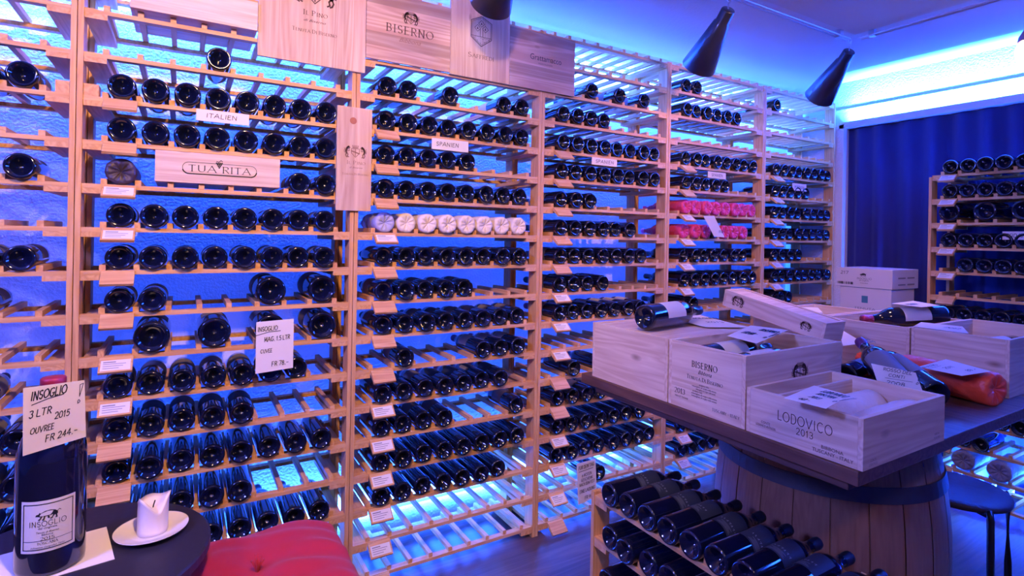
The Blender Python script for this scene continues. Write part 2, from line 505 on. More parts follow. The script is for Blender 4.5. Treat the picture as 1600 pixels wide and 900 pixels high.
def crest(g, cx, cz, h, mi=0, wide=False):
    k = 0.40 if not wide else 0.62
    lion(g, cx - k * h, cz, h * .95, -1, mi)
    lion(g, cx + k * h, cz, h * .95, 1, mi)
    s = h * .3
    ribbon(g, [(cx - s, cz + s * .9), (cx + s, cz + s * .9), (cx + s, cz - s * .3), (cx, cz - s * 1.3), (cx - s, cz - s * .3), (cx - s, cz + s * .9)], .04 * h, mi)
    ribbon(g, [(cx - s, cz + s * .3), (cx + s, cz - s * .3)], .09 * h, mi)
    ribbon(g, [(cx, cz + s * .8), (cx, cz - s)], .05 * h, mi)
    for a in (-.6, -.3, 0, .3, .6):                                                     # crown
        ribbon(g, [(cx + a * s, cz + s * 1.15), (cx + a * s * 1.25, cz + s * 1.75)], .05 * h, mi)
    ribbon(g, [(cx - .7 * s, cz + s * 1.15), (cx + .7 * s, cz + s * 1.15)], .05 * h, mi)


def boar(g, cx, cz, w, mi=0, warp=None):
    def P(l): return [(cx + a * w, cz + b * w) for a, b in l]
    poly(g, P([(-.5, -.02), (-.46, .06), (-.36, .09), (-.33, .17), (-.28, .12), (-.1, .22), (.12, .24), (.3, .18), (.4, .08), (.4, -.04), (.3, -.06), (.2, -.02), (.0, -.06), (-.14, -.04), (-.3, -.06), (-.4, -.03)]), mi, warp)
    for a in ((-.24, -.05, -.32, -.2), (-.12, -.05, -.16, -.22), (.24, -.05, .16, -.2), (.34, -.05, .36, -.2), (.02, -.05, .06, -.14)):
        ribbon(g, P([(a[0], a[1]), (a[2], a[3]), (a[2] - .04, a[3])]), .055 * w, mi, warp=warp)
    ribbon(g, P([(.38, .1), (.46, .18), (.52, .12)]), .025 * w, mi, warp=warp)


def put(g, name, material, parent, origin, u, v, off=0.0006):
    """place a flat XZ drawing on a face: origin, right vector u, up vector v (parent's local space)"""
    u = Vector(u).normalized(); v = Vector(v).normalized()
    n = u.cross(v)
    m = Matrix.Identity(4)
    for i in range(3):
        m[i][0] = u[i]; m[i][1] = -n[i]; m[i][2] = v[i]
    m.translation = Vector(origin) + n * off
    g.xf(m)
    return g.obj(name, material, parent)


# ------------------------------------------------------------------ setting
RY = 2.046            # front plane of the wall rack
WALL_Y = 2.392
CEIL = 2.43
CURX = 3.86
struct(G().box(-3.2, CURX + .1, -2.6, WALL_Y + .1, -.1, 0).obj('floor', M['floorwood']))
struct(G().box(-3.2, CURX + .1, -2.6, WALL_Y + .1, CEIL, CEIL + .1).obj('ceiling', M['ceil']))
struct(G().box(-3.2, CURX + .1, WALL_Y, WALL_Y + .1, 0, CEIL).obj('wall_back', M['plaster']))
struct(G().box(CURX, CURX + .1, -2.6, WALL_Y, 0, CEIL).obj('wall_right', M['plaster']))
struct(G().box(-3.3, -3.2, -2.6, WALL_Y + .1, 0, CEIL).obj('wall_left', M['plainwall']))
struct(G().box(-3.3, CURX + .1, -2.7, -2.6, 0, CEIL).obj('wall_front', M['plainwall']))
# smooth lower panel framed by the cable rails
struct(G().box(-1.5, 2.97, -1.6, 1.54, CEIL - .012, CEIL).obj('trim_1', M['panel']))
# ledge above the curtain that carries the upward LED strip
struct(G().box(3.74, 3.75, -2.5, 2.03, 2.095, 2.135).box(3.75, CURX, -2.5, 2.03, 2.095, 2.102).obj('trim_2', M['plaster']))
struct(G().box(CURX - .012, CURX, -2.5, WALL_Y, 2.235, 2.245).obj('trim_3', M['plaster']))
struct(G().box(3.74, CURX, 2.0, WALL_Y, 0, 2.12).obj('trim_4', M['plaster']))


def led(name_label, p0, p1, aim, energy, cat='led strip', spread=180):
    o = G().tube([p0, p1], .006, 6).obj('led_strip', M['led'])
    tag(o, name_label, cat, None)
    a = Vector(p0); b = Vector(p1)
    mid = (a + b) / 2
    d = (b - a)
    l = light('AREA', 'led_light', mid + Vector(aim).normalized() * .012, None, energy, BLUE, shape='RECTANGLE', size=d.length, size_y=.02, spread=math.radians(spread))
    x = d.normalized(); zz = -Vector(aim).normalized(); yy = zz.cross(x)
    l.matrix_world = Matrix(((x.x, yy.x, zz.x, 0), (x.y, yy.y, zz.y, 0), (x.z, yy.z, zz.z, 0), (0, 0, 0, 1)))
    l.location = mid + Vector(aim).normalized() * .012
    return o


led('blue light strip along the wall behind the top of the racks', (-1.1, 2.325, 2.29), (3.70, 2.325, 2.29), (0, .75, -.45), LED_TOP)
led('blue light strip low on the wall behind the racks', (-1.1, 2.345, .135), (3.70, 2.345, .135), (0, .8, .25), LED_BOT)
led('blue light strip on the ledge above the curtain', (3.79, -1.3, 2.112), (3.79, 2.0, 2.112), (.45, 0, 1), LED_CURT, spread=110)
led('blue light strip on the floor behind the rack before the curtain', (3.765, .5, .03), (3.765, 1.36, .03), (-.25, 0, 1), LED_RIGHT, spread=130)

# curtain
g = G()
n = 260
ys = [2.005 - i * (4.3 / n) for i in range(n + 1)]
for side, off in ((0, 0), (1, .006)):
    pass
vs = []
for i, y in enumerate(ys):
    ph = (2.005 - y) * 2 * PI / .13
    x = 3.80 + .020 * math.sin(ph + .8 * math.sin(i * .13)) + .010 * math.sin(ph * .47 + 1)
    vs += [(x, y, .02), (x, y, .7), (x + .004 * math.sin(i), y, 1.4), (x * .6 + 3.80 * .4, y, 2.093)]
fs = []
for i in range(n):
    for k in range(3):
        fs.append((i * 4 + k, i * 4 + k + 1, i * 4 + k + 5, i * 4 + k + 4))
g.add(vs, fs)
cur = g.obj('curtain', M['curtain'], smooth=True)
md = cur.modifiers.new('thick', 'SOLIDIFY'); md.thickness = .004
tag(cur, 'dark blue pleated curtain covering the far right wall', 'curtain')

# ------------------------------------------------------------------ racks
STEP = .13
ROWZ = {r: 1.348 + STEP * (5 - i) - 0 for i, r in enumerate('ABCDEFGHIJKLMNOP')}
ROWZ['T'] = ROWZ['A'] + 2 * STEP
ROWZ['Z'] = ROWZ['A'] + STEP
ROWS = 'TZABCDEFGHIJKLMNOP'
SLAT_H, RAIL_H, DEPTH = .017, .013, .29


def rack(label, loc, rz, width, slot0, pitch, nslots, zs, height, holders, cards, short_name='wine_rack', group=None):
    t = empty('wine_rack', loc, rz)
    tag(t, label, 'wine rack', group)
    pw = .0145
    for x0 in (0.0, width - pw):
        for y0 in (-.003, DEPTH - .065):
            G().box(x0, x0 + pw, y0, y0 + .065, 0, height).obj('post', M['pine_z'], t, bevel=.0012)
    # one shelf of each kind, then copies
    g = G()
    for i in range(nslots + 1):
        xc = slot0 + (i - .5) * pitch
        g.box(xc - .008, xc + .008, .004, DEPTH, 0, SLAT_H)
    g.box(pw, width - pw, DEPTH - .03, DEPTH - .001, -RAIL_H, 0)
    sh = g.mesh('shelf', M['pine_y'])
    ra = G().box(pw, width - pw, 0, .028, -RAIL_H, 0).mesh('front_rail', M['pine_x'])
    cr = G().box(0, .055, .0, DEPTH, -RAIL_H - .016, -RAIL_H - .0002).mesh('cross_batten', M['pine_y'])
    hw = pitch * .98
    ho = G().prism([(-.001, -.002), (-.001, -.014), (-.046, -.044), (-.052, -.037), (-.008, -.001)], 'x', 0, hw).mesh('label_holder', M['pine_x'])
    # card glued on the sloping face
    a = Vector((0, -.008, -.001)); b = Vector((0, -.052, -.037)); d = (b - a); nn = Vector((0, -d.z, d.y)).normalized()
    if nn.y > 0: nn = -nn
    nn = Vector((0, -.63, .77))
    p = [a + d * .22, a + d * .90]
    cg = G()
    cg.add([(hw * .06, p[1].y + nn.y * .0006, p[1].z + nn.z * .0006), (hw * .94, p[1].y + nn.y * .0006, p[1].z + nn.z * .0006), (hw * .94, p[0].y + nn.y * .0006, p[0].z + nn.z * .0006), (hw * .06, p[0].y + nn.y * .0006, p[0].z + nn.z * .0006)], [(0, 1, 2, 3)], 0)
    for q, (l0, l1) in enumerate(((.08, .5), (.08, .8), (.08, .72), (.08, .6))):
        f0 = .32 + q * .14
        m0 = a + d * f0; m1 = a + d * (f0 + .035 + (.03 if q == 0 else 0))
        e = nn * .0011
        cg.add([(hw * l0 + .004, m1.y + e.y, m1.z + e.z), (hw * l1, m1.y + e.y, m1.z + e.z), (hw * l1, m0.y + e.y, m0.z + e.z), (hw * l0 + .004, m0.y + e.y, m0.z + e.z)], [(0, 1, 2, 3)], 1)
    ca = cg.mesh('paper_card', [M['paper'], M['print']])
    for i, z in enumerate(zs):
        s = bpy.data.objects.new('shelf', sh); COL.objects.link(s); s.parent = t; s.location = (0, 0, z)
        o = bpy.data.objects.new('front_rail', ra); COL.objects.link(o); o.parent = s
        for x in (pw + .0005, width - pw - .0555):
            o = bpy.data.objects.new('cross_batten', cr); COL.objects.link(o); o.parent = s; o.location = (x, 0, 0)
        if i in holders:
            h = bpy.data.objects.new('label_holder', ho); COL.objects.link(h); h.parent = t
            h.location = (slot0 - pitch * .52, 0, z)
            if i in cards:
                o = bpy.data.objects.new('paper_card', ca); COL.objects.link(o); o.parent = h
    return t


# ------------------------------------------------------------------ bottles
def bottle_profile(R, L, seg_small=False):
    """open lathe profile from punt centre to lip, axis along length"""
    k = R / .0375
    body = L * .62
    pts = [(0.0005, .030 * k), (.006 * k, .029 * k), (.014 * k, .020 * k), (.022 * k, .008 * k), (.0285 * k, .002 * k), (.0315 * k, 0.0), (.0345 * k, .0012 * k),
           (.0368 * k, .0050 * k), (R, .011 * k), (R, body), (R * .97, body + .012 * k), (R * .86, body + .026 * k), (R * .66, body + .040 * k),
           (R * .49, body + .050 * k), (.0150 * k, body + .066 * k), (.0140 * k, L * .94), (.0150 * k, L * .945), (.0150 * k, L * .985), (.0138 * k, L), (0.0005, L)]
    return pts


def glass_mesh(R, L, seg, name='wine_bottle', m=None):
    return G().lathe(bottle_profile(R, L), seg, 'y').mesh(name, m or M['glass'], smooth=True)


def capsule_mesh(R, L, seg, m):
    k = R / .0375
    b = L * .62 + .066 * k
    return G().lathe([(.0152 * k, b + .012 * k), (.0149 * k, L * .94), (.0158 * k, L * .945), (.0158 * k, L * .985), (.0146 * k, L + .001), (.0005, L + .001)], seg, 'y').mesh('capsule', m, smooth=True)


def label_mesh(R, L, y0, y1, deg, m, seg=16):
    a = math.radians(deg) / 2
    return G().lathe([(R + .0006, y0), (R + .0006, y1)], seg, 'y', a0=PI / 2 - a, a1=PI / 2 + a).mesh('label', m, smooth=True)


KIND = {}
def kind(name, R, L, seg, parts, gm=None):
    KIND[name] = (R, L, glass_mesh(R, L, seg, m=gm), parts)

capB = capsule_mesh(.0375, .30, 16, M['capsule_black'])
capR = capsule_mesh(.0375, .30, 16, M['capsule_red'])
capP = capsule_mesh(.0375, .30, 16, M['capsule_purple'])
kind('a', .0375, .30, 28, [('capsule', capB), ('label', label_mesh(.0375, .30, .085, .165, 215, M['label_grey']))])
kind('b', .0375, .30, 28, [('capsule', capR), ('label', label_mesh(.0375, .30, .075, .160, 190, M['label_dark']))])
kind('c', .0375, .30, 28, [('capsule', capP), ('label', label_mesh(.0375, .30, .100, .175, 230, M['label_white']))])
kind('n', .0375, .30, 28, [('capsule', capB)])
kind('far', .0375, .30, 20, [])
kind('mag', .0490, .355, 32, [('capsule', capsule_mesh(.0490, .355, 18, M['capsule_black'])), ('label', label_mesh(.0490, .355, .11, .21, 150, M['label_grey']))])
kind('small', .0362, .295, 28, [('capsule', capsule_mesh(.0362, .295, 18, M['capsule_black'])), ('label', label_mesh(.0362, .295, .10, .185, 140, M['label_dark']))])
def label_print():
    g = G()
    RR = .0362 + .0010
    w_ = lambda x, z: (RR * math.cos(PI / 2 + x / RR), z, RR * math.sin(PI / 2 + x / RR))
    r0 = random.Random(3)
    for k in range(7):
        x = -.026 + k * .0085
        ribbon(g, [(x, .128), (x + r0.uniform(-.002, .002), .134), (x + .003, .128 + r0.uniform(0, .006))], .0011, warp=w_)
    for k in range(4):
        l = r0.uniform(.010, .024)
        n = 6
        ribbon(g, [(-l + 2 * l * i / n, .120 - k * .0042) for i in range(n + 1)], .0009, warp=w_)
    return g.mesh('label_print', M['gold'])
LPRINT = label_print()
kind('wl', .0375, .30, 28, [('capsule', capB), ('label', label_mesh(.0375, .30, .070, .165, 150, M['label_white']))])
kind('rosso', .0385, .31, 28, [('capsule', capsule_mesh(.0385, .31, 16, M['capsule_purple'])), ('label', label_mesh(.0385, .31, .070, .185, 200, M['label_grey']))])
kind('redcap', .0375, .30, 28, [('capsule', capR), ('label', label_mesh(.0375, .30, .070, .165, 150, M['label_white']))])


def wrapped_mesh(name, R, L, seed, m, tail=True):
    """bottle twisted up in tissue: crumpled base star, wrinkled body, twisted tail"""
    r = random.Random(seed)
    seg = 36
    ph = [r.uniform(0, 6.28) for _ in range(6)]
    body = L * .60
    prof = [(.001, .012, 0), (R * .25, .006, .5), (R * .5, .003, .8), (R * .72, .0, .8), (R * .9, .001, .5), (R, .008, .35)]
    prof += [(R * (1 + .02 * r.uniform(-1, 1)), body * (i + 1) / 7, .35) for i in range(7)]
    prof += [(R * .8, body + .03, .5), (R * .5, body + .055, .6), (R * .38, L * .88, .6)]
    if tail: prof += [(R * .20, L * .93, .6), (R * .34, L * .97, 1.4), (R * .42, L * 1.01, 2.2)]
    else: prof += [(R * .36, L, .4), (.001, L, 0)]
    vs, fs = [], []
    for j, (rr, h, w) in enumerate(prof):
        for i in range(seg):
            a = 2 * PI * i / seg
            k = sum(math.sin((3 + 2 * q) * a + ph[q] + h * 25 * (1 if q % 2 else -1)) for q in range(5)) / 5
            d = 1 + .11 * w * k
            hh = h + (.010 * w * math.sin(9 * a + ph[0]) * (1 - rr / R) if j < 5 else 0)
            vs.append((rr * d * math.cos(a), hh, rr * d * math.sin(a)))
    for j in range(len(prof) - 1):
        for i in range(seg):
            q = (i + 1) % seg
            fs.append((j * seg + i, j * seg + q, (j + 1) * seg + q, (j + 1) * seg + i))
    return G().add(vs, fs).mesh(name, m, smooth=True)


def wkind(name, R, L, variants, m):
    KIND[name] = (R, L, [wrapped_mesh('wrapped_bottle', R, L, s, m) for s in variants], [])

wkind('W', .0385, .31, (1, 2, 3), M['tissue_white'])
wkind('Wc', .0385, .31, (4,), M['tissue_clear'])
wkind('R', .0385, .31, (5, 6, 7), M['tissue_red'])
wkind('D', .0400, .31, (8,), M['tissue_dark'])
wkind('Gm', .0500, .34, (9, 10), M['tissue_grey'])

ORD = ['first', 'second', 'third', 'fourth', 'fifth', 'sixth', 'seventh', 'eighth', 'ninth', 'tenth', 'eleventh', 'twelfth', 'thirteenth', 'fourteenth', 'fifteenth', 'sixteenth', 'seventeenth']
WHAT = {'mag': 'large bottle', 'W': 'white-wrapped bottle', 'Wc': 'bluish-wrapped bottle', 'R': 'red-wrapped bottle', 'D': 'dark-wrapped bottle', 'Gm': 'grey-wrapped bottle'}


PENDING = []


def bottle(kd, M4, label, group, roll=None, cat='wine bottle', with_parts=True, rank=0.0):
    rr = rnd.uniform(-1.0, 1.0) if roll is None else roll
    if kd in WHAT or kd == 'O':
        return make_bottle(kd, M4, label, group, rr, cat, with_parts)
    d = (M4.translation - CAM).dot(_f)
    PENDING.append((rank if rank else d / KIND[kd][0], len(PENDING), kd, M4, label, group, rr, cat, with_parts))


def flush_bottles(limit):
    """the ones that show largest are things of their own, the tiny far remainder is one mass"""
    PENDING.sort(key=lambda p: p[:2])
    for p in PENDING[:limit]:
        make_bottle(*p[2:])
    g = G()
    for p in PENDING[limit:]:
        R, L = KIND[p[2]][:2]
        b = G().lathe(bottle_profile(R, L), 16, 'y').xf(p[3])
        g.add(b.v, b.f)
    o = g.obj('wine_bottles', M['glass'], smooth=True)
    tag(o, 'the remaining tiny dark bottles in the far racks beside the curtain', 'wine bottle', None, 'stuff')


def make_bottle(kd, M4, label, group, rr, cat, with_parts):
    R, L, me, parts = KIND[kd]
    if isinstance(me, list): me = me[rnd.randrange(len(me))]
    o = bpy.data.objects.new(me.name.split('.')[0], me)
    COL.objects.link(o)
    o.matrix_world = M4 @ Matrix.Rotation(rr, 4, 'Y')
    tag(o, label, cat, group)
    if with_parts:
        for nm, pm in parts:
            c = bpy.data.objects.new(nm, pm); COL.objects.link(c); c.parent = o
            if kd == 'small' and nm == 'label':
                q = bpy.data.objects.new('label_print', LPRINT); COL.objects.link(q); q.parent = c
    return o


def row_bottles(rackobj, zrow, row_index, items, slot0, pitch, rackname, group):
    """items: list of (slot number, kind); rows and places counted as seen from the front"""
    items = sorted(items)
    mw = Matrix.Translation(rackobj.location) @ Matrix.Rotation(rackobj.rotation_euler.z, 4, 'Z')
    for n, (sl, kd) in enumerate(items):
        R = KIND[kd][0]
        hx = slot0 + (sl - 1) * pitch
        if kd == 'mag' or kd == 'Gm':
            hw = pitch / 2 - .008
            z = zrow + SLAT_H + math.sqrt(max(R * R - hw * hw, 0)) + .0004
        else:
            z = zrow + R + .0003
        y = -.010 + rnd.uniform(-.012, .006)
        m = mw @ Matrix.Translation((hx + rnd.uniform(-.0012, .0012), y, z)) @ Matrix.Rotation(rnd.uniform(-.008, .008), 4, 'Z')
        if len(items) == 1: place = 'only'
        else: place = ORD[n]
        w = WHAT.get(kd, 'bottle')
        lab = '%s %s%s, %s bottle row down, %s' % (place, w, '' if place == 'only' else ' from left', ORD[row_index], rackname)
        bottle(kd, m, lab, group, with_parts=kd not in ('far',))


def S(a, b=None, k='a'):
    return [(i, k) for i in range(a, (b or a) + 1)]


POST = [-1.077, -.277, .540, 1.368, 2.163, 2.965, 3.722]
SLOT = [(-.397 - 7 * .0855, .0855), (-.166, .0855), (.6564, .0859), (1.4776, .0835), (2.2923, .0807), (3.0702, .0805)]
BAYS = {
    0: dict(C=S(7, 8), E=S(8), G=S(7, 8), H=S(7), J=S(7), K=S(6, 8), L=S(6, 8), M=S(6, 8), N=S(6, 8)),
    1: dict(B=S(4), C=S(1, 8), D=S(1, 8), E=[(1, 'D')] + S(7, 8), F=S(1, 8), G=S(1, 8), H=S(1, 2) + [(6, 'mag'), (8, 'mag')],
            I=[(2, 'mag'), (4, 'mag'), (6, 'mag'), (8, 'mag')], J=S(1, 7), K=S(1, 5), L=S(1, 8, 'n'), M=S(1, 5, 'n'), N=S(1, 8, 'n')),
    2: dict(B=S(1, 2) + S(4) + S(7, 8, 'c'), C=S(1, 8), D=S(1, 5), E=S(1, 8), F=[(1, 'Wc')] + S(2, 8, 'W'), G=S(1, 8), H=S(1, 5), I=S(1, 8),
            J=S(2) + S(6, 8, 'c'), K=S(1, 7), L=S(1, 4) + S(8), M=S(1, 8, 'n'), N=S(1, 7, 'n')),
    3: dict(A=S(3) + S(5) + S(7), B=S(1, 4), C=S(1, 8), D=S(1, 8), E=S(1, 3), F=S(1, 6), G=S(1, 7), H=S(1, 4), I=S(1, 7, 'c'), K=S(2) + S(4), L=S(1, 6), M=S(1, 7, 'n'), N=S(1, 8, 'n'), O=S(4, 4, 'n')),
    4: dict(Z=S(1, 2), A=S(1, 6), C=S(1, 8), D=S(1, 5), E=S(1, 8, 'R'), F=S(1, 3, 'R') + S(4) + S(5, 7, 'R'), G=S(1, 7), H=S(1, 8), I=S(1, 2), N=S(1, 6), O=S(1, 5)),
    5: dict(Z=S(1), C=S(1, 8), D=S(1, 5), E=S(1, 8), F=S(1, 8), G=S(1, 4), H=S(1, 8), I=S(1, 3)),
}
RLAB = ['pine wine rack cut off by the left edge of the photo', 'pine wine rack holding the wooden box with an oval name plate',
        'pine wine rack holding the row of white paper-wrapped bottles', 'pine wine rack between the white-wrapped and the red-wrapped bottles',
        'pine wine rack holding the two rows of red-wrapped bottles', 'pine wine rack at the far end beside the blue curtain']
RSHORT = ['rack cut off at left', 'rack with oval-marked wooden box', 'rack with white-wrapped bottles', 'rack left of red-wrapped bottles', 'rack with red-wrapped bottles', 'end rack beside curtain']
CARDS = {1: 'EFIJM', 2: 'KLMNFO', 3: 'HIJMNO', 4: 'EFGHNO', 5: 'CDEFGH', 0: ''}
for b in range(6):
    x0, x1 = POST[b] + .001, POST[b + 1] - .001
    if b == 5: x1 = 3.722
    s0, pt = SLOT[b]
    zs = [ROWZ[r] for r in ROWS]
    hold = [i for i, r in enumerate(ROWS) if i >= 4] if b else []
    R_ = rack(RLAB[b], (x0, RY, 0), 0, x1 - x0, s0 - x0, pt, 8, zs, 2.266, hold, [ROWS.index(c) for c in CARDS[b]], group='pine wine racks along the back wall')
    if b == 1:
        G().box(.0155, .052, .001, .05, ROWZ['C'] + .0003, ROWZ['C'] + .036).obj('spacer_block', M['pine_y'], R_)
    if b == 0:
        G().box(x1 - x0 - .048, x1 - x0 - .0155, .001, .05, ROWZ['C'] + .0003, ROWZ['C'] + .036).obj('spacer_block', M['pine_y'], R_)
    ri = 0
    for r in ROWS:
        if r in BAYS[b]:
            it = BAYS[b][r]
            if b == 5 or (b == 4): it = [(s, 'far' if k in 'abcn' else k) for s, k in it]
            if b in (1, 2, 3) and r in 'KM': it = [(s, 'b' if k == 'a' and s % 3 else k) for s, k in it]
            row_bottles(R_, ROWZ[r], ri, it, s0 - x0, pt, RSHORT[b], 'bottles in the ' + RSHORT[b])
            ri += 1

# rack before the curtain, facing the room
RRX, RRY = 3.45, 1.392
zsr = [1.708 - .1277 * k for k in range(14)]
zsr = [z for z in zsr if z > .03]
rr = rack('pine wine rack standing before the blue curtain at right', (RRX, RRY, 0), -PI / 2, .80, RRY - 1.2957, .0745, 9, zsr, 1.70,
          list(range(0, 13)), [0, 1, 2, 3, 4], group=None)
RB = {0: S(1, 5, 'far'), 1: S(1, 5, 'far'), 2: [(1, 'mag'), (3, 'mag'), (5, 'mag')], 3: S(1, 5, 'far'), 4: [(2, 'far'), (3, 'far'), (4, 'far'), (5, 'far')],
      6: S(1, 6, 'b'), 7: S(1, 5, 'far'), 10: [(4, 'far'), (5, 'far')], 11: S(2, 3, 'far'), 12: [(2, 'Gm'), (4, 'Gm')]}
for ri, (k, it) in enumerate(sorted(RB.items())):
    row_bottles(rr, zsr[k], ri, it, RRY - 1.2957, .0745, 'rack before the curtain', 'bottles in the rack before the curtain')

# low rack in front of the barrel
SRX, SRY = 1.12, 1.353
zss = [.535, .405, .275, .145, .04]
sr = rack('low pine rack full of black-capped bottles in front of the barrel', (SRX, SRY, 0), -PI / 2, .80, SRY - 1.257, .0762, 9, zss, .545, [], [])
SBR = {0: S(1, 9, 'small'), 1: S(1, 9, 'small'), 2: S(1, 9, 'small')}
for ri, (k, it) in enumerate(sorted(SBR.items())):
    row_bottles(sr, zss[k], ri, it, SRY - 1.257, .0762, 'low rack before the barrel', 'black-capped bottles in the low rack')

# ------------------------------------------------------------------ boards and boxes on the racks
FY = RY - .0035
def board(x0, x1, z0, z1, m, label, y1=FY, th=.012):
    o = G().box(x0, x1, y1 - th, y1, z0, z1).obj('wooden_board', m, bevel=.0012)
    # origin at its foot
    c = Vector(((x0 + x1) / 2, y1 - th / 2, z0))
    for v in o.data.vertices: v.co -= c
    o.location = c
    tag(o, label, 'wooden board', 'printed box lids fixed to the racks')
    return o, (x0 + x1) / 2, z0, -th / 2

# big lid with two lions
o, cx, cz, fy = board(.204, .568, 1.937, 2.30, M['lid_z'], 'large square board with lions crest, left of the other lids')
g = G(); crest(g, 0, 2.185 - cz, .085, wide=True)
put(g, 'crest', M['burn'], o, (0, fy, 0), (1, 0, 0), (0, 0, 1)); g = G()
write(g, 'IL PINO', .388 - cx, 2.108 - cz, .017, 'serif', smallcaps=True, gap=.3)
put(g, 'lettering', M['burn'], o, (0, fy, 0), (1, 0, 0), (0, 0, 1))
g = G(); bfont(g, 'di Biserno', .387 - cx, 2.085 - cz, .009, width=.075, shear=.4)
write(g, 'TENUTA DI BISERNO', .387 - cx, 2.046 - cz, .0125, 'serif', smallcaps=True, width=.15)
put(g, 'lettering', M['burn'], o, (0, fy, 0), (1, 0, 0), (0, 0, 1))
# wide lid with crest and large capitals
o, cx, cz, fy = board(.5695, .909, 1.997, 2.257, M['lid_x'], 'board of horizontal planks with crest above large capitals')
g = G(); crest(g, .742 - cx, 2.176 - cz, .05)
put(g, 'crest', M['burn'], o, (0, fy, 0), (1, 0, 0), (0, 0, 1)); g = G()
write(g, 'BISERNO', .740 - cx, 2.112 - cz, .029, 'serif', gap=.34, width=.188)
put(g, 'lettering', M['burn'], o, (0, fy, 0), (1, 0, 0), (0, 0, 1))
g = G(); bfont(g, 'Bibbona', .740 - cx, 2.080 - cz, .017, width=.088, shear=.45)
put(g, 'lettering', M['burnlight'], o, (0, fy, 0), (1, 0, 0), (0, 0, 1))
# shield lid
o, cx, cz, fy = board(.910, 1.1865, 1.992, 2.33, M['lid_z'], 'tall pale board bearing a pointed shield, behind the hanging lamp')
g = G()
sx, sz = 1.049 - cx, 2.19 - cz
ou = [(-.048, .04), (0, .062), (.048, .04), (.048, -.028), (0, -.062), (-.048, -.028), (-.048, .04)]
ribbon(g, [(sx + a, sz + b) for a, b in ou], .003)
ribbon(g, [(sx + a * .9, sz + b * .9) for a, b in ou], .0014)
for dx, dz in ((-.018, .012), (.018, .012), (0, .032)):
    ribbon(g, [(sx + dx, sz + dz + .014), (sx + dx + .014, sz + dz), (sx + dx, sz + dz - .014), (sx + dx - .014, sz + dz), (sx + dx, sz + dz + .014)], .0018)
    poly(g, [(sx + dx - .004, sz + dz - .004), (sx + dx + .004, sz + dz - .004), (sx + dx, sz + dz + .006)])
ribbon(g, [(sx - .046, sz - .022), (sx + .046, sz - .022)], .002)
for dx in (-.006, .006): ribbon(g, [(sx + dx, sz - .022), (sx + dx, sz + .008)], .002)
for q in range(26):
    a, bb = rnd.uniform(-.04, .04), rnd.uniform(-.052, -.026)
    if abs(a) < .044 * (1 - (-bb - .026) / .034): ribbon(g, [(sx + a, sz + bb), (sx + a + .002, sz + bb)], .002)
put(g, 'shield', M['burn'], o, (0, fy, 0), (1, 0, 0), (0, 0, 1)); g = G()
write(g, 'SAFFREDI', 1.049 - cx, 2.077 - cz, .019, 'serif', gap=.2, smallcaps=True, width=.118)
put(g, 'lettering', M['burn'], o, (0, fy, 0), (1, 0, 0), (0, 0, 1))
# plain lid with narrow lettering
o, cx, cz, fy = board(1.188, 1.536, 1.991, 2.246, M['lid_x'], 'plank board with one line of narrow dark lettering, rightmost of the lids')
g = G(); bfont(g, 'Grattamacco', 1.375 - cx, 2.122 - cz, .026, width=.168)
bfont(g, 'PODERE COLLEMASSARI', 1.372 - cx, 2.106 - cz, .006, width=.075)
put(g, 'lettering', M['ink'], o, (0, fy, 0), (1, 0, 0), (0, 0, 1))
# narrow upright lid on the post
o, cx, cz, fy = board(.470, .598, 1.426, 1.806, M['lid_z'], 'narrow upright board with lions crest nailed to a rack post')
g = G(); crest(g, .537 - cx, 1.641 - cz, .047, wide=True)
put(g, 'crest', M['burnlight'], o, (0, fy, 0), (1, 0, 0), (0, 0, 1))
g = G(); write(g, 'IL PINO', .540 - cx, 1.597 - cz, .012, 'serif', smallcaps=True, width=.066)
bfont(g, 'di Biserno', .540 - cx, 1.582 - cz, .006, width=.048, shear=.4)
write(g, 'TENUTA DI BISERNO', .539 - cx, 1.557 - cz, .007, 'serif', smallcaps=True, width=.098)
put(g, 'lettering', M['burnlight'], o, (0, fy, 0), (1, 0, 0), (0, 0, 1))
g = G().lathe([(.0005, -.0008), (.011, -.0006), (.0125, 0)], 20, 'y')
k_ = g.obj('knot', mat('red_knot', (.42, .14, .06), .5), o); k_.location = (-.006, fy, .33)


def crate(name, label, loc, rz, sx, sy, sz, th=.010, lid=False, cat='wooden box', group=None, mx='crate_x', divider=None, rx=0.0):
    """box with four side panels and a bottom; local origin = middle of its base; x = sx, y = sy"""
    t = empty(name, loc, rz)
    if rx: t.rotation_euler = (rx, 0, rz)
    tag(t, label, cat, group)
    hx, hy = sx / 2, sy / 2
    my = 'crate_y'
    G().box(-hx, hx, -hy, -hy + th, 0, sz).obj('side_panel', M['crate_x'], t, bevel=.0008)
    G().box(-hx, hx, hy - th, hy, 0, sz).obj('side_panel', M['crate_x'], t, bevel=.0008)
    G().box(-hx, -hx + th, -hy + th, hy - th, 0, sz).obj('end_panel', M['crate_y'], t, bevel=.0008)
    G().box(hx - th, hx, -hy + th, hy - th, 0, sz).obj('end_panel', M['crate_y'], t, bevel=.0008)
    G().box(-hx + th, hx - th, -hy + th, hy - th, .001, .009).obj('bottom_panel', M['crate_x'], t)
    if lid:
        G().box(-hx + th + .0005, hx - th - .0005, -hy + th + .0005, hy - th - .0005, sz - .012, sz - .004).obj('lid', M['crate_x'], t)
    if divider is not None:
        for d in divider:
            G().box(-hx + th, hx - th, d - .004, d + .004, .009, sz * .92).obj('divider', M['crate_x'], t)
    return t


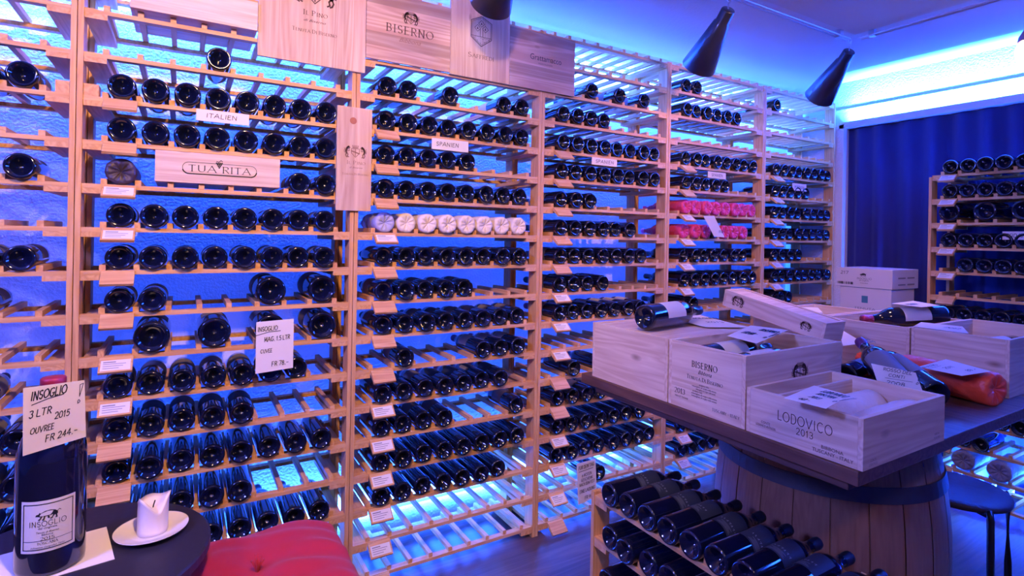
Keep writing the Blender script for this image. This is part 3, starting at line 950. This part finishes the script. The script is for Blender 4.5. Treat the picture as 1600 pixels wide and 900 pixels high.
# long box with an oval plate, standing on the shelf
SX = ROWZ['E'] + SLAT_H
t = crate('wooden_box', 'long pale wooden box with oval name plate on the shelf', (.101, RY + .118, SX + .0004), 0, .362, .25, .098, lid=True)
g = G()
def oval(w, h, n=10):
    r = h / 2
    return arc(w / 2 - r, 0, r, r, 90, -90, n) + arc(-w / 2 + r, 0, r, r, 270, 90, n) + [(w / 2 - r, r)]
ribbon(g, oval(.215, .036), .0014)
lo = arc(-.1075 + .018, -.001, .018, .018, 200, 270, 6) + arc(.1075 - .018, -.001, .018, .018, -90, -10, 6)
ribbon(g, lo, .0035)
write(g, 'TUA', -.052, -.011, .020, 'serif', width=.078)
write(g, 'RITA', .047, -.011, .020, 'serif', width=.082)
for i, q in enumerate((4, 3, 2, 1)):
    for j in range(q): poly(g, arc((j - (q - 1) / 2) * .0052 - .004, .020 - i * .0048, .0027, .0027, 0, 324, 9))
ribbon(g, [(-.012, .026), (-.005, .024), (.001, .030), (.005, .026)], .002)
put(g, 'lettering', M['ink'], t, (0, -.125, .049), (1, 0, 0), (0, 0, 1))
# plain box on the shelf at the top
t = crate('wooden_box', 'plain knotty wooden box lying on the top shelf, left of the lids', (.026, RY + .10, ROWZ['A'] + SLAT_H + .0004), 0, .352, .25, .095, lid=True)


def card(corners, label, lines, cat='paper sign', group=None, mi=None, n_off=.0008, lab=None):
    """sheet of paper through four points (top-left, top-right, bottom-right, bottom-left) with handwriting"""
    p = [Vector(c) for c in corners]
    o0 = (p[2] + p[3]) / 2
    u = ((p[1] - p[0]) + (p[2] - p[3])).normalized()
    v = ((p[0] - p[3]) + (p[1] - p[2]))
    v = (v - u * v.dot(u)).normalized()
    n_ = u.cross(v)
    w = ((p[1] - p[0]).length + (p[2] - p[3]).length) / 2
    h = ((p[0] - p[3]).length + (p[1] - p[2]).length) / 2
    g = G()
    q = [(c - o0) - n_ * (c - o0).dot(n_) for c in p]
    g.add(q + [c - n_ * .0007 for c in q], [(3, 2, 1, 0), (4, 5, 6, 7), (0, 1, 5, 4), (1, 2, 6, 5), (2, 3, 7, 6), (3, 0, 4, 7)])
    o = g.obj('paper_sign', M['paper'])
    o.location = o0
    tag(o, label, cat, group)
    g = G()
    for ln in lines:
        if isinstance(ln[0], str):
            s, fx, fz, fh = ln[:4]
            fw = ln[4] if len(ln) > 4 else None
            write(g, s, (fx - .5) * w, fz * h, fh * h, 'hand', width=fw * w if fw else None, slope=ln[5] if len(ln) > 5 else 0.0)
        else:
            pts, wt = ln
            ribbon(g, [((a - .5) * w, b * h) for a, b in pts], wt * h)
    if g.v: put(g, 'handwriting', M['ink'], o, (0, 0, 0), u, v, off=n_off)
    return o

SY = RY - .062     # in front of the label holders
def vcard(x0, x1, z0, z1, y, tilt=0.0):
    return [(x0, y, z1), (x1, y, z1 - tilt), (x1, y, z0 - tilt), (x0, y, z0)]
card(vcard(.029, .183, 1.699, 1.736, RY - .003), 'white strip sign reading Italien on the rack rail', [('ITALIEN', .47, .34, .36, .57)], group='country signs on the rack rails')
card(vcard(.842, 1.004, 1.685, 1.729, RY - .003), 'white strip sign reading Spanien, largest, above the white-wrapped bottles', [('SPANIEN', .42, .36, .34, .6)], group='country signs on the rack rails')
card(vcard(1.655, 1.812, 1.690, 1.725, RY - .003), 'small white sign reading Spanien in the rack left of red bottles', [('SPANIEN', .5, .3, .42, .7)], group='country signs on the rack rails')
card(vcard(2.47, 2.62, 1.684, 1.719, RY - .003), 'small white sign above the red-wrapped bottles rack rows', [('SPANIEN', .5, .3, .42, .6)], group='country signs on the rack rails')
card(vcard(3.25, 3.40, 1.660, 1.705, RY - .003), 'small white sign on the end rack beside the curtain', [('PORTUGAL'.replace('G', 'G'), .5, .3, .36, .7)], group='country signs on the rack rails')
card([(3.447, 1.078, 1.408), (3.447, .93, 1.408), (3.447, .93, 1.368), (3.447, 1.078, 1.368)], 'white strip sign on the rack before the curtain', [('SÜDAFRIKA', .5, .3, .42, .8)], group='country signs on the rack rails')
card([(.209, RY - .07, 1.046), (.325, RY - .07, 1.050), (.325, RY - .07, .884), (.209, RY - .07, .876)], 'white price card hanging before large bottles in the middle of the rack',
     [('INSOGLIO', .36, .81, .085, .52), ([(.06, .74), (.4, .785), (.7, .785)], .012), ('MAG. 1.5 LTR', .60, .60, .085, .68), ('CUVEE', .3, .38, .07, .3), ('FR 78.-', .65, .10, .085, .45)], cat='price card')
card([(1.553, RY - .058, .310), (1.663, RY - .058, .312), (1.676, RY - .058, .133), (1.566, RY - .058, .119)], 'white price card with many lines hanging low by the floor',
     [('FÜR DEIN TAG', .5, .84, .085, .8), ([(.1, .79), (.85, .79)], .012), ('6 ROTEN', .5, .64, .07, .5), ('GESCHENK', .5, .53, .07, .6), ('NACH DEM FEST', .5, .42, .07, .8), ('EINE LADUNG', .5, .25, .08, .8), ('FR 99.-', .6, .06, .08, .5)], cat='price card')
card([(2.365, RY - .065, 1.468), (2.45, RY - .066, 1.471), (2.545, RY - .06, 1.357), (2.46, RY - .06, 1.36)], 'white card hanging crooked before the red-wrapped bottles',
     [('20.-', .4, .7, .09, .4), ('FR 66', .6, .15, .09, .4)], cat='price card')

# ------------------------------------------------------------------ table on the barrel
TZ = .90
tx0, tx1, ty0, ty1 = 1.122, 2.52, .562, 1.42
t = empty('barrel_table', ((tx0 + tx1) / 2, (ty0 + ty1) / 2, 0))
tag(t, 'square brown table top resting on a wine barrel', 'table')
hx, hy = (tx1 - tx0) / 2, (ty1 - ty0) / 2
G().box(-hx, hx, -hy, hy, TZ - .030, TZ).obj('table_top', M['table'], t, bevel=.002)
G().box(-hx + .02, hx - .1, -hy + .028, hy - .05, TZ - .052, TZ - .0305).obj('under_board', M['table'], t, bevel=.002)
bt = empty('wine_barrel', (1.82, 1.02, 0))
tag(bt, 'oak wine barrel standing under the laden table', 'barrel')
BH = TZ - .0535
def br(z):
    q = (z - BH / 2) / (BH / 2)
    return .335 - .060 * q * q
g = G()
nst = 22
for k in range(nst):
    a0 = 2 * PI * k / nst + .012 / 2; a1 = 2 * PI * (k + 1) / nst - .012 / 2
    pr = [(br(BH * i / 12), BH * i / 12) for i in range(13)]
    g.lathe(pr, 5, 'z', a0=a0, a1=a1)
    ppr = [(r - .004, z) for r, z in pr]
    g.lathe(ppr, 1, 'z', a0=a1 - .002, a1=a1 + .014)
g.obj('staves', M['barrel'], bt, smooth=False)
G().lathe([(.001, BH - .02), (br(BH) - .01, BH - .02), (br(BH) - .004, BH)], 44).obj('barrel_head', M['barrel'], bt)
for zc, hw in ((.655, .021), (BH - .035, .024), (.20, .021), (.045, .024)):
    G().lathe([(br(zc - hw) + .001, zc - hw), (br(zc - hw) + .004, zc - hw), (br(zc + hw) + .004, zc + hw), (br(zc + hw) + .001, zc + hw)], 64).obj('hoop', M['hoop'], bt, smooth=False)

# crates on the table
TT = TZ + .0004
bz = crate('wooden_box', 'open wooden box with crest on its end, nearest tall box', (1.333, .935, TT), 0, .406, .236, .172)
g = G()
write(g, 'BISERNO', 0, .115, .0150, 'serif', gap=.3, width=.077)
write(g, 'TENUTA DI BISERNO', 0, .083, .0095, 'serif', smallcaps=True, width=.110)
bfont(g, 'Bibbona', .002, .100, .010, width=.042, shear=.45)
write(g, '2013', -.078, .036, .013, 'serif', width=.034)
bfont(g, 'VINO IGT TOSCANA', -.072, .026, .0045, width=.045)
for q, (x, w_) in enumerate(((0, .03), (0, .075), (.005, .06), (-.02, .03), (0, .078), (0, .078))):
    bfont(g, 'imbottigliato all origine dalla tenuta' if w_ > .05 else 'prodotto italia', x, .071 - q * .0062, .0042, width=w_)
write(g, 'TUSCANY - ITALY', .065, .019, .007, 'serif', width=.078)
put(g, 'lettering', M['ink'], bz, (-.203, 0, 0), (0, -1, 0), (0, 0, 1))
g = G(); crest(g, .012, .108, .052)
put(g, 'crest', M['burn'], bz, (0, -.118, 0), (1, 0, 0), (0, 0, 1)); g = G()
write(g, 'BISERNO', .012, .052, .022, 'serif', width=.15)
put(g, 'lettering', M['burn'], bz, (0, -.118, 0), (1, 0, 0), (0, 0, 1))
pb = crate('wooden_box', 'plain closed wooden box at the left table corner, bottle on top', (1.330, 1.216, TT), 0, .40, .318, .172, lid=True)
lo = crate('wooden_box', 'shallow open wooden box at the near table corner', (1.302, .685, TT), 0, .346, .256, .102, divider=[.070])
g = G()
write(g, 'LODOVICO', .022 - .012, .050, .020, 'thin', gap=.25, width=.118, weight=.075)
write(g, '2013', .012, .031, .0135, 'thin', gap=.3, width=.036, weight=.09)
bfont(g, 'CONTE', -.078, .030, .006, width=.022); bfont(g, 'LODOVICO ANTINORI', -.078, .022, .006, width=.048)
bfont(g, 'BIBBONA', .070, .019, .007, width=.044); bfont(g, 'TUSCANY - ITALY', .070, .0085, .0075, width=.082)
put(g, 'lettering', M['burn'], lo, (-.173, 0, 0), (0, -1, 0), (0, 0, 1))
g = G()
bfont(g, 'CONTE', -.135, .014, .005, width=.022); bfont(g, 'LODOVICO', -.135, .006, .005, width=.032)
bfont(g, 'BIBBONA', .135, .020, .005, width=.022); bfont(g, 'TUSCANY', .135, .012, .005, width=.03)
put(g, 'lettering', M['burnlight'], lo, (0, -.128, 0), (1, 0, 0), (0, 0, 1))
cbx = crate('wooden_box', 'grooved wooden box behind the crested box, under the propped lid', (1.668, 1.165, TT), 0, .19, .46, .120, lid=True)
eb = crate('wooden_box', 'wooden box holding the red-capped bottle', (2.255, 1.015, TT), 0, .42, .285, .165)
fb = crate('wooden_box', 'wooden box at the right end of the table, behind orange bottle', (2.27, .743, TT), 0, .45, .25, .168)
db = crate('wooden_box', 'open wooden box at the back of the table below the cartons', (2.20, 1.288, TT), 0, .42, .24, .165)
# thin box propped at a slant
pl = crate('wooden_box', 'slim closed wooden box propped at a slant on others', (1.79, 1.17, 1.062), 0, .11, .385, .062, lid=True, rx=.19)
g = G(); crest(g, -.13, .032, .04)
put(g, 'crest', M['burn'], pl, (-.055, 0, 0), (0, -1, 0), (0, 0, 1))
g = G(); crest(g, .13, .03, .03)
put(g, 'crest', M['burn'], pl, (-.055, 0, 0), (0, -1, 0), (0, 0, 1))


def lay(kd, base, toward, label, roll=0.0, group=None, with_parts=True):
    """bottle lying with its base at a point and its neck toward another"""
    b = Vector(base); d = (Vector(toward) - b).normalized()
    z = Vector((0, 0, 1)); x = d.cross(z).normalized(); z = x.cross(d)
    m = Matrix(((x.x, d.x, z.x, b.x), (x.y, d.y, z.y, b.y), (x.z, d.z, z.z, b.z), (0, 0, 0, 1)))
    return bottle(kd, m, label, group, roll=roll, with_parts=with_parts)

lay('wl', (1.165, 1.185, TT + .172 + .0380), (1.47, 1.235, TT + .172 + .0378), 'dark bottle with white label lying on the plain box', roll=.35)
lay('wl', (1.165, .985, TT + .125), (1.46, .985, TT + .130), 'white-labelled bottle in the crested box, farther from the camera', roll=.1)
lay('wl', (1.165, .890, TT + .118), (1.46, .890, TT + .122), 'white-labelled bottle in the crested box, nearer the camera', roll=-.1)
WH = [('W', (1.455, .612, TT + .044), (1.15, .612, TT + .044), 'white-wrapped bottle in the shallow box, nearest its near side'),
      ('W', (1.455, .698, TT + .044), (1.15, .698, TT + .044), 'white-wrapped bottle under the card in the shallow box')]
for kd, b_, t_, l_ in WH: lay(kd, b_, t_, l_, group=None)
lay('redcap', (2.43, .925, 1.078), (2.18, 1.085, 1.056), 'red-capped bottle lying across the wooden box', roll=-.5)
lay('wl', (2.12, 1.06, 1.000), (2.41, 1.06, 1.003), 'white-labelled bottle deep in the box with red-capped bottle', roll=.3)
lay('wl', (2.42, .72, 1.000), (2.12, .745, 1.003), 'bottle in the box behind the orange bottle', roll=.2)
lay('wl', (2.05, 1.27, .985), (2.35, 1.29, .985), 'bottle in the open box below the cartons', roll=.4)
# pile of three red-wine bottles in front
lay('rosso', (1.61, .68, TT + .045), (1.80, .90, TT + .133), 'grey-labelled bottle leaning neck up on the pile, behind the handwritten card', roll=.3)
lay('rosso', (1.71, .665, TT + .042), (1.885, .915, TT + .103), 'grey-labelled bottle of the pile lying next to the orange one', roll=.3)
lay('rosso', (1.70, .893, TT + .0387), (2.0, .93, TT + .0387), 'grey-labelled bottle at the bottom left of the pile', roll=-.3)
# orange tissue bottle
KIND['O'] = (.0465, .40, [wrapped_mesh('wrapped_bottle', .0465, .40, 21, M['tissue_orange'])], [])
lay('O', (1.905, .600, TT + .0475), (1.985, 1.0, TT + .0475), 'orange tissue-wrapped bottle lying on the table')

# cards on the table
def ground_card(c, label, lines, **k): return card(c, label, lines, cat='price card', **k)
zc = TT + .172
ground_card([(1.444, 1.030, 1.092), (1.487, 0.939, 1.088), (1.269, 0.887, 1.079), (1.271, 0.978, 1.082)], 'white card with sixty price on the crested box',
            [('BISERNO', .60, .70, .13, .48), ('FR 60.-', .35, .36, .14, .4), ('!', .85, .3, .4, .1)])
ground_card([(1.197, 0.694, 1.026), (1.171, 0.605, 1.030), (1.053, 0.587, 1.026), (1.064, 0.679, 1.020)], 'white card lying on bottles in the shallow box',
            [('LODOVICO', .33, .72, .13, .6), ('TOSCANA', .34, .54, .11, .45), ('2013', .33, .32, .1, .25), ('60.-', .34, .10, .1, .25), ('!', .74, .4, .4, .1)])
ground_card([(1.467, 0.707, 1.040), (1.538, 0.644, 1.030), (1.538, 0.621, 0.975), (1.503, 0.707, 0.980)], 'white handwritten card leaning on the pile of bottles',
            [('ROSSO DEL', .34, .72, .12, .62), ('CONTI', .34, .52, .11, .35), ([(.1, .44), (.7, .45)], .012), ('2008', .34, .22, .13, .4), ('!', .80, .4, .4, .1)])
ground_card([(1.818, 0.752, 0.988), (1.951, 0.736, 1.000), (1.875, 0.606, 1.001), (1.786, 0.638, 0.992)], 'white card lying on the orange bottle',
            [('UN ALTRO', .35, .78, .09, .5), ([(.1, .7), (.6, .72)], .01), ('2011', .55, .5, .1, .3), ('89.-', .7, .15, .1, .3)])
ground_card([(2.282, 1.033, 1.116), (2.447, 1.033, 1.118), (2.373, 0.916, 1.118), (2.253, 0.925, 1.116)], 'white card on top of the red-capped bottle',
            [('TOSCANA', .5, .4, .2, .4)])
ground_card([(2.19, .90, 1.071), (2.21, .79, 1.071), (2.06, .72, 1.071), (2.05, .865, 1.071)], 'white card on the corner of the rightmost box',
            [('2012', .6, .4, .15, .3)])
ground_card([(2.036, 1.098, 1.030), (1.909, 0.949, 1.020), (1.889, 0.950, 1.010), (1.839, 0.974, 1.010)], 'white card sticking out under the propped box', [('FR 20.-', .45, .5, .14, .4), ('CUVEE', .6, .2, .1, .3)])
ground_card([(2.16, 1.40, 1.069), (2.26, 1.30, 1.069), (2.12, 1.20, 1.069), (2.02, 1.29, 1.069)], 'white card on the back box below the cartons', [('2010', .5, .4, .15, .4)])
ground_card([(1.42, 1.39, zc + .006), (1.56, 1.32, zc + .006), (1.50, 1.08, zc + .002), (1.38, 1.14, zc + .002)], 'long white card lying flat on the plain box', [('BOLGHERI', .5, .6, .08, .6), ('2013', .5, .3, .08, .4)])

# ------------------------------------------------------------------ cartons before the curtain
def carton(label, x, y0, y1, z0, z1, dx, draw=None):
    o = G().box(0, dx, y0 - (y0 + y1) / 2, y1 - (y0 + y1) / 2, 0, z1 - z0).obj('carton', M['carton'], bevel=.002)
    o.location = (x, (y0 + y1) / 2, z0)
    tag(o, label, 'cardboard box', 'white cartons stacked before the curtain')
    return o
c1 = carton('flat white carton with animal print, topmost of the stack', 3.20, 1.449, 1.739, 1.0945, 1.199, .285)
c2 = carton('white carton with a teal square, second of the stack', 3.205, 1.455, 1.718, .80, 1.094, .25)
carton('white carton third from the top of the stack', 3.20, 1.45, 1.73, .40, .7995, .28)
carton('white carton standing on the floor under the stack', 3.20, 1.45, 1.73, 0.0005, .3995, .28)
g = G(); boar(g, .0, .070, .036); write(g, 'INSOGLIO', .005, .044, .011, 'thin', width=.075, weight=.1)
bfont(g, 'del cinghiale', .005, .036, .006, width=.05); bfont(g, 'TOSCANA', .005, .022, .005, width=.04)
write(g, '217', -.10, .070, .016, 'hand', width=.04)
rx_ = -.138
for q in range(26):
    ww = rnd.choice((.0012, .002, .003)); ribbon(g, [(rx_, .014), (rx_, .026)], ww); rx_ += .0034
put(g, 'print', M['ink'], c1, (0, 0, 0), (0, -1, 0), (0, 0, 1))
g = G(); g.add([(-.016, 0, .212), (.016, 0, .212), (.016, 0, .250), (-.016, 0, .250)], [(0, 1, 2, 3)])
put(g, 'print', M['teal'], c2, (0, 0, 0), (0, -1, 0), (0, 0, 1))
g = G(); bfont(g, 'TENUTA', .0, .175, .012, width=.11)
put(g, 'print', M['print'], c2, (0, 0, 0), (0, -1, 0), (0, 0, 1))
g = G()
for q in range(4): g.add([(.06 + (q % 2) * .10, 0, .02 + .035 * (q // 2)), (.14 + (q % 2) * .10, 0, .02 + .035 * (q // 2)), (.14 + (q % 2) * .10, 0, .028 + .035 * (q // 2)), (.06 + (q % 2) * .10, 0, .028 + .035 * (q // 2))], [(0, 1, 2, 3)])
put(g, 'print', M['print'], c1, (0, -.145, 0), (1, 0, 0), (0, 0, 1))

# ------------------------------------------------------------------ stool behind the barrel
st = empty('stool', (2.43, .88, 0))
tag(st, 'round dark stool on bent metal legs behind the barrel', 'stool')
G().lathe([(.001, .462), (.145, .462), (.158, .456), (.162, .446), (.156, .436), (.001, .434)], 40).obj('seat', M['seat'], st, smooth=True)
for a in (-38, 52, 142, 232):
    ca, sa = math.cos(math.radians(a)), math.sin(math.radians(a))
    pts = [(.06 * ca, .06 * sa, .427), (.11 * ca, .11 * sa, .427), (.150 * ca, .150 * sa, .432), (.168 * ca, .168 * sa, .445), (.172 * ca, .172 * sa, .425), (.176 * ca, .176 * sa, .2), (.18 * ca, .18 * sa, .004)]
    G().tube(pts, .011, 10).obj('leg', M['lamp_black'], st, smooth=True)

# ------------------------------------------------------------------ cable rails and lamps
def rail(label, p0, p1):
    t = empty('cable_rail', p0); tag(t, label, 'lamp rail')
    d = Vector(p1) - Vector(p0)
    sd = Vector((d.y, -d.x, 0)).normalized() * .012
    for s in (-1, 1):
        G().tube([sd * s, d + sd * s], .004, 6).obj('cable', M['steel'], t)
    for f in (.02, .5, .98):
        c = d * f
        G().box(c.x - .014, c.x + .014, c.y - .014, c.y + .014, -.006, .029).obj('bracket', M['steel'], t)
    return t
rail('steel lamp rail on the ceiling running along the racks', (-1.2, 1.57, 2.40), (2.96, 1.57, 2.40))
rail('steel lamp rail on the ceiling running toward the right edge', (3.0, 1.53, 2.40), (3.0, -1.5, 2.40))


def cone_lamp(label, hang, tip, energy, aim):
    """hang = point on the rail, tip = centre of the cone's open end"""
    h = Vector(hang); t_ = Vector(tip)
    t = empty('hanging_lamp', h); tag(t, label, 'lamp', 'black cone spotlights on the lamp rail')
    G().tube([(0, 0, .0), (.014, 0, -.02), (0, 0, -.035)], .003, 6).obj('hook', M['steel'], t)
    G().tube([(-.02, 0, .0), (0, 0, -.022), (.02, 0, 0)], .003, 6).obj('hook', M['steel'], t)
    links = G()
    for k in range(3): links.tube([(.004 * math.cos(q * PI / 3), .0, -.04 - k * .010 + .006 * math.sin(q * PI / 3)) for q in range(7)], .0014, 5)
    links.obj('chain', M['steel'], t)
    top = Vector((0, 0, -.062))
    d = (t_ - h - top)
    L = d.length
    q = (d).to_track_quat('Z', 'Y').to_matrix().to_4x4()
    q.translation = top
    G().lathe([(.001, -.004), (.027, -.004), (.030, .0), (.031, .052), (.036, .058), (.080, L), (.079, L + .001), (.074, L), (.034, .062), (.001, .06)], 40).xf(q).obj('lamp_shade', M['lamp_black'], t, smooth=False).data.polygons.foreach_set('use_smooth', [True] * 400)
    G().lathe([(.001, .12), (.02, .12), (.03, .15), (.02, .18), (.001, .19)], 16).xf(q).obj('bulb', M['lamp_white'], t, smooth=True)
    dn = d.normalized()
    light('SPOT', 'spot', h + top + dn * (L + .004), aim or (h + top + dn * 2), energy, (1.0, .74, .52), shadow_soft_size=.04, spot_size=math.radians(85), spot_blend=.8)
    return t

cone_lamp('black cone lamp cut by the top edge, before the shield board', (.93, 1.57, 2.40), (.967, 1.80, 2.20), 1.5, None)
cone_lamp('black cone lamp hanging in the middle of the rail', (2.01, 1.57, 2.40), (2.075, 1.78, 2.158), 1.5, None)
cone_lamp('black cone lamp hanging at the rail corner', (2.975, 1.57, 2.40), (3.08, 1.785, 2.16), .6, None)

# globe lamp at the right edge
gl = empty('globe_lamp', (3.0, .845, 2.36)); tag(gl, 'glowing white globe lamp at the right edge', 'lamp')
G().tube([(0, 0, .04), (0, 0, -.12)], .005, 8).obj('stem', M['steel'], gl)
G().lathe([(.004, -.11), (.03, -.115), (.05, -.15), (.055, -.175)], 24).obj('cap', M['copper'], gl, smooth=True)
G().lathe([(.001, -.275)] + [(.062 * math.cos(a), -.213 + .062 * math.sin(a)) for a in [math.radians(-80 + 10 * i) for i in range(14)]], 28).obj('globe', M['globe'], gl, smooth=True)

# ------------------------------------------------------------------ black table at the left with bottle, candle, napkin
BTZ = .62
bt2 = empty('side_table', (-.20, 1.515, 0)); tag(bt2, 'round black table at the lower left corner', 'table')
G().lathe([(.001, BTZ), (.262, BTZ), (.267, BTZ - .004), (.267, BTZ - .022), (.255, BTZ - .028), (.001, BTZ - .028)], 64).obj('table_top', M['tabletop'], bt2, smooth=False)
G().lathe([(.03, BTZ - .0285), (.028, .02)], 24).obj('column', M['lamp_black'], bt2, smooth=True)
G().lathe([(.03, .03), (.16, .012), (.165, .001), (.001, .0005)], 40).obj('base', M['lamp_black'], bt2)
# napkin
nv = [(-.150, 1.641), (-.119, 1.472), (-.225, 1.455), (-.345, 1.435), (-.385, 1.60)]
o = G().prism(nv, 'z', BTZ + .0004, BTZ + .0016).obj('paper_napkin', M['napkin'])
tag(o, 'white paper napkin under the big bottle', 'napkin')
# big bottle
BR = .0605
bx, by = -.236, 1.520
big = empty('big_wine_bottle', (bx, by, BTZ + .0018)); tag(big, 'big dark bottle on the round black table behind a card', 'wine bottle')
G().lathe([(.001, .006), (.045, .002), (BR - .006, 0), (BR - .001, .004), (BR, .012), (BR, .232), (BR * .97, .252), (BR * .84, .278), (BR * .6, .302), (.024, .322), (.021, .36), (.020, .395), (.001, .397)], 48).obj('glass_body', M['bigglass'], big, smooth=True)
G().lathe([(.0222, .335), (.0215, .385), (.0225, .388), (.0225, .398), (.020, .401), (.001, .402)], 24).obj('capsule', M['capsule_red'], big, smooth=True)
# label wrapped on the glass, facing the camera
fa = math.atan2(-by, -bx) - math.radians(5)
LW, LZ0, LZ1 = .118, .054, .160
def wrap(off):
    def w_(x, z):
        a = fa + x / BR
        return ((BR + off) * math.cos(a), (BR + off) * math.sin(a), z)
    return w_
def wrapped_quad(g, x0, x1, z0, z1, off, mi=0, n=14):
    w_ = wrap(off)
    for i in range(n):
        a = x0 + (x1 - x0) * i / n; b = x0 + (x1 - x0) * (i + 1) / n
        g.add([w_(a, z0), w_(b, z0), w_(b, z1), w_(a, z1)], [(0, 1, 2, 3)], mi)
g = G(); wrapped_quad(g, -LW * .40, LW * .40, LZ0, LZ1, .0008)
lb = g.obj('label', M['label_white'], big, smooth=True)
g = G(); w_ = wrap(.0014)
b0, b1, z0_, z1_ = -LW * .36, LW * .36, LZ0 + .006, LZ1 - .006
for q in ((b0, b1, z0_, z0_ + .0016), (b0, b1, z1_ - .0016, z1_), (b0, b0 + .0016, z0_, z1_), (b1 - .0016, b1, z0_, z1_), (b0, b1, z0_ + .018, z0_ + .0188)):
    wrapped_quad(g, *q, .0014, n=10 if q[1] - q[0] > .01 else 1)
boar(g, 0, LZ1 - .030, .040, warp=w_)
write(g, 'INSOGLIO', 0, LZ1 - .052, .0105, 'thin', width=.060, weight=.09, warp=w_)
bfont(g, 'del cinghiale', 0, LZ1 - .058, .0045, width=.030, warp=w_)
bfont(g, 'Tenuta di Biserno', 0, LZ1 - .0665, .0042, width=.036, shear=.4, warp=w_)
bfont(g, 'Bibbona', 0, LZ1 - .0715, .0038, width=.018, warp=w_)
write(g, '2015', 0, LZ1 - .081, .0065, 'serif', width=.022, warp=w_)
write(g, 'TOSCANA', 0, LZ0 + .0165, .0050, 'serif', width=.033, warp=w_)
bfont(g, 'Indicazione Geografica Tipica', 0, LZ0 + .0095, .0035, width=.055, shear=.4, warp=w_)
g.obj('label_print', M['ink'], lb)
# its card
o = card([(-.268, 1.427, 1.025), (-.179, 1.489, 1.016), (-.175, 1.492, .892), (-.267, 1.428, .890)], 'white handwritten card hung on the neck of the big bottle',
     [('INSOGLIO', .34, .80, .13, .56, .06), ([(.08, .735), (.34, .79), (.58, .815)], .012), ('3 LTR', .22, .535, .11, .34, .05), ('2015', .57, .44, .10, .24, .05),
      ('OUVREE', .26, .28, .09, .36, .03), ('FR 244.-', .58, .11, .10, .52, .06), ('!', .84, .62, .30, .08)], cat='price card')
# plate and candle
px_, py_ = -.055, 1.558
o = G().lathe([(.001, .004), (.040, .004), (.046, .006), (.075, .014), (.0765, .015), (.075, .012), (.045, .001), (.001, .0005)], 48).obj('saucer', M['china'], smooth=True)
o.location = (px_, py_, BTZ + .0004); tag(o, 'white saucer on the round black table', 'saucer')
cd = empty('candle', (px_ + .002, py_, BTZ + .0052)); tag(cd, 'burnt-down white candle standing on the white saucer', 'candle')
seg = 48
vs, fs = [], []
H_ = .078
def rim(a):
    return H_ * (1 + .10 * math.sin(2 * a + .6) + .08 * math.sin(3 * a + 2.2)) * (1.0 - .22 * max(0, math.cos(a - math.radians(-60))) ** 6)
for j in range(9):
    for i in range(seg):
        a = 2 * PI * i / seg
        f = j / 8
        r = .0315 * (1 + .10 * f ** 4 * math.sin(3 * a + 1) + .02 * math.sin(5 * a))
        if j == 8: r *= 1.04
        vs.append((r * math.cos(a), r * math.sin(a), rim(a) * f))
for j in range(5):
    for i in range(seg):
        a = 2 * PI * i / seg
        f = (j + 1) / 5
        r = .0275 * (1 - f * .97)
        vs.append((r * math.cos(a), r * math.sin(a), rim(a) * (1 - .01) * (1 - f) ** 2 + (H_ * .72) * (1 - (1 - f) ** 2)))
n_ = 14
for j in range(n_ - 1):
    for i in range(seg):
        q = (i + 1) % seg
        fs.append((j * seg + i, j * seg + q, (j + 1) * seg + q, (j + 1) * seg + i))
fs.append(tuple(range(seg))[::-1])
G().add(vs, fs).obj('wax', M['wax'], cd, smooth=True)
G().tube([(0, 0, .055), (.001, 0, .062), (.004, .001, .072)], .0014, 6).obj('wick', M['ink'], cd)

# ------------------------------------------------------------------ bench with red cushion
bn = empty('bench', (.165, 1.415, 0)); tag(bn, 'wooden bench under the red cushion', 'bench')
G().box(-.19, .19, -.22, .22, .405, .43).obj('seat', M['table'], bn, bevel=.003)
for sx in (-.16, .16):
    for sy in (-.19, .19):
        G().box(sx - .018, sx + .018, sy - .018, sy + .018, 0, .4048).obj('leg', M['table'], bn, bevel=.003)
cu = empty('cushion', (.165, 1.42, .431)); tag(cu, 'red velvet cushion lying before the lower racks', 'cushion')
N_ = 40
vs, fs = [], []
cw, chh, cth = .222, .240, .112
for s in (1, 0):
    for i in range(N_ + 1):
        for j in range(N_ + 1):
            a = -1 + 2 * i / N_; b = -1 + 2 * j / N_
            e = (1 - abs(a) ** 4) * (1 - abs(b) ** 4)
            e = max(e, 0) ** .36
            pin = 1 - .05 * (1 - b * b) * abs(a) ** 6 * 0
            d = math.hypot(a, b - .12)
            tuft = .028 * math.exp(-(d / .22) ** 2)
            wr = .006 * math.sin(7 * a + 6 * b + 2 * math.sin(4 * b)) * e + .0045 * math.sin(20 * b + 9 * a * a + 2 * math.sin(5 * a)) * e * min(1, d)
            rr_ = 1 - .045 * (abs(a) ** 6 * abs(b) ** 6) 
            z = cth / 2 + (s * 2 - 1) * (cth / 2) * e + (wr - tuft if s else 0)
            vs.append((a * cw * rr_, b * chh * rr_, z))
m_ = (N_ + 1) * (N_ + 1)
for s in (0, 1):
    for i in range(N_):
        for j in range(N_):
            q = s * m_ + i * (N_ + 1) + j
            f = (q, q + 1, q + N_ + 2, q + N_ + 1)
            fs.append(f if s else f[::-1])
for i in range(N_):
    for (p, q) in (((i) * (N_ + 1), (i + 1) * (N_ + 1)), ((i) * (N_ + 1) + N_, (i + 1) * (N_ + 1) + N_), (i, i + 1), (N_ * (N_ + 1) + i, N_ * (N_ + 1) + i + 1)):
        fs.append((p, q, m_ + q, m_ + p))
G().add(vs, fs).obj('cover', M['velvet'], cu, smooth=True)
g = G()
for k in range(7):
    a = k * .9
    g.tube([(0, .03, cth - .034), (.006 * math.cos(a), .03 + .006 * math.sin(a), cth - .008), (.014 * math.cos(a), .03 + .014 * math.sin(a), cth + .004 + .005 * (k % 3))], .0028, 5)
g.obj('tuft', M['velvet'], cu, smooth=True)
flush_bottles(304)
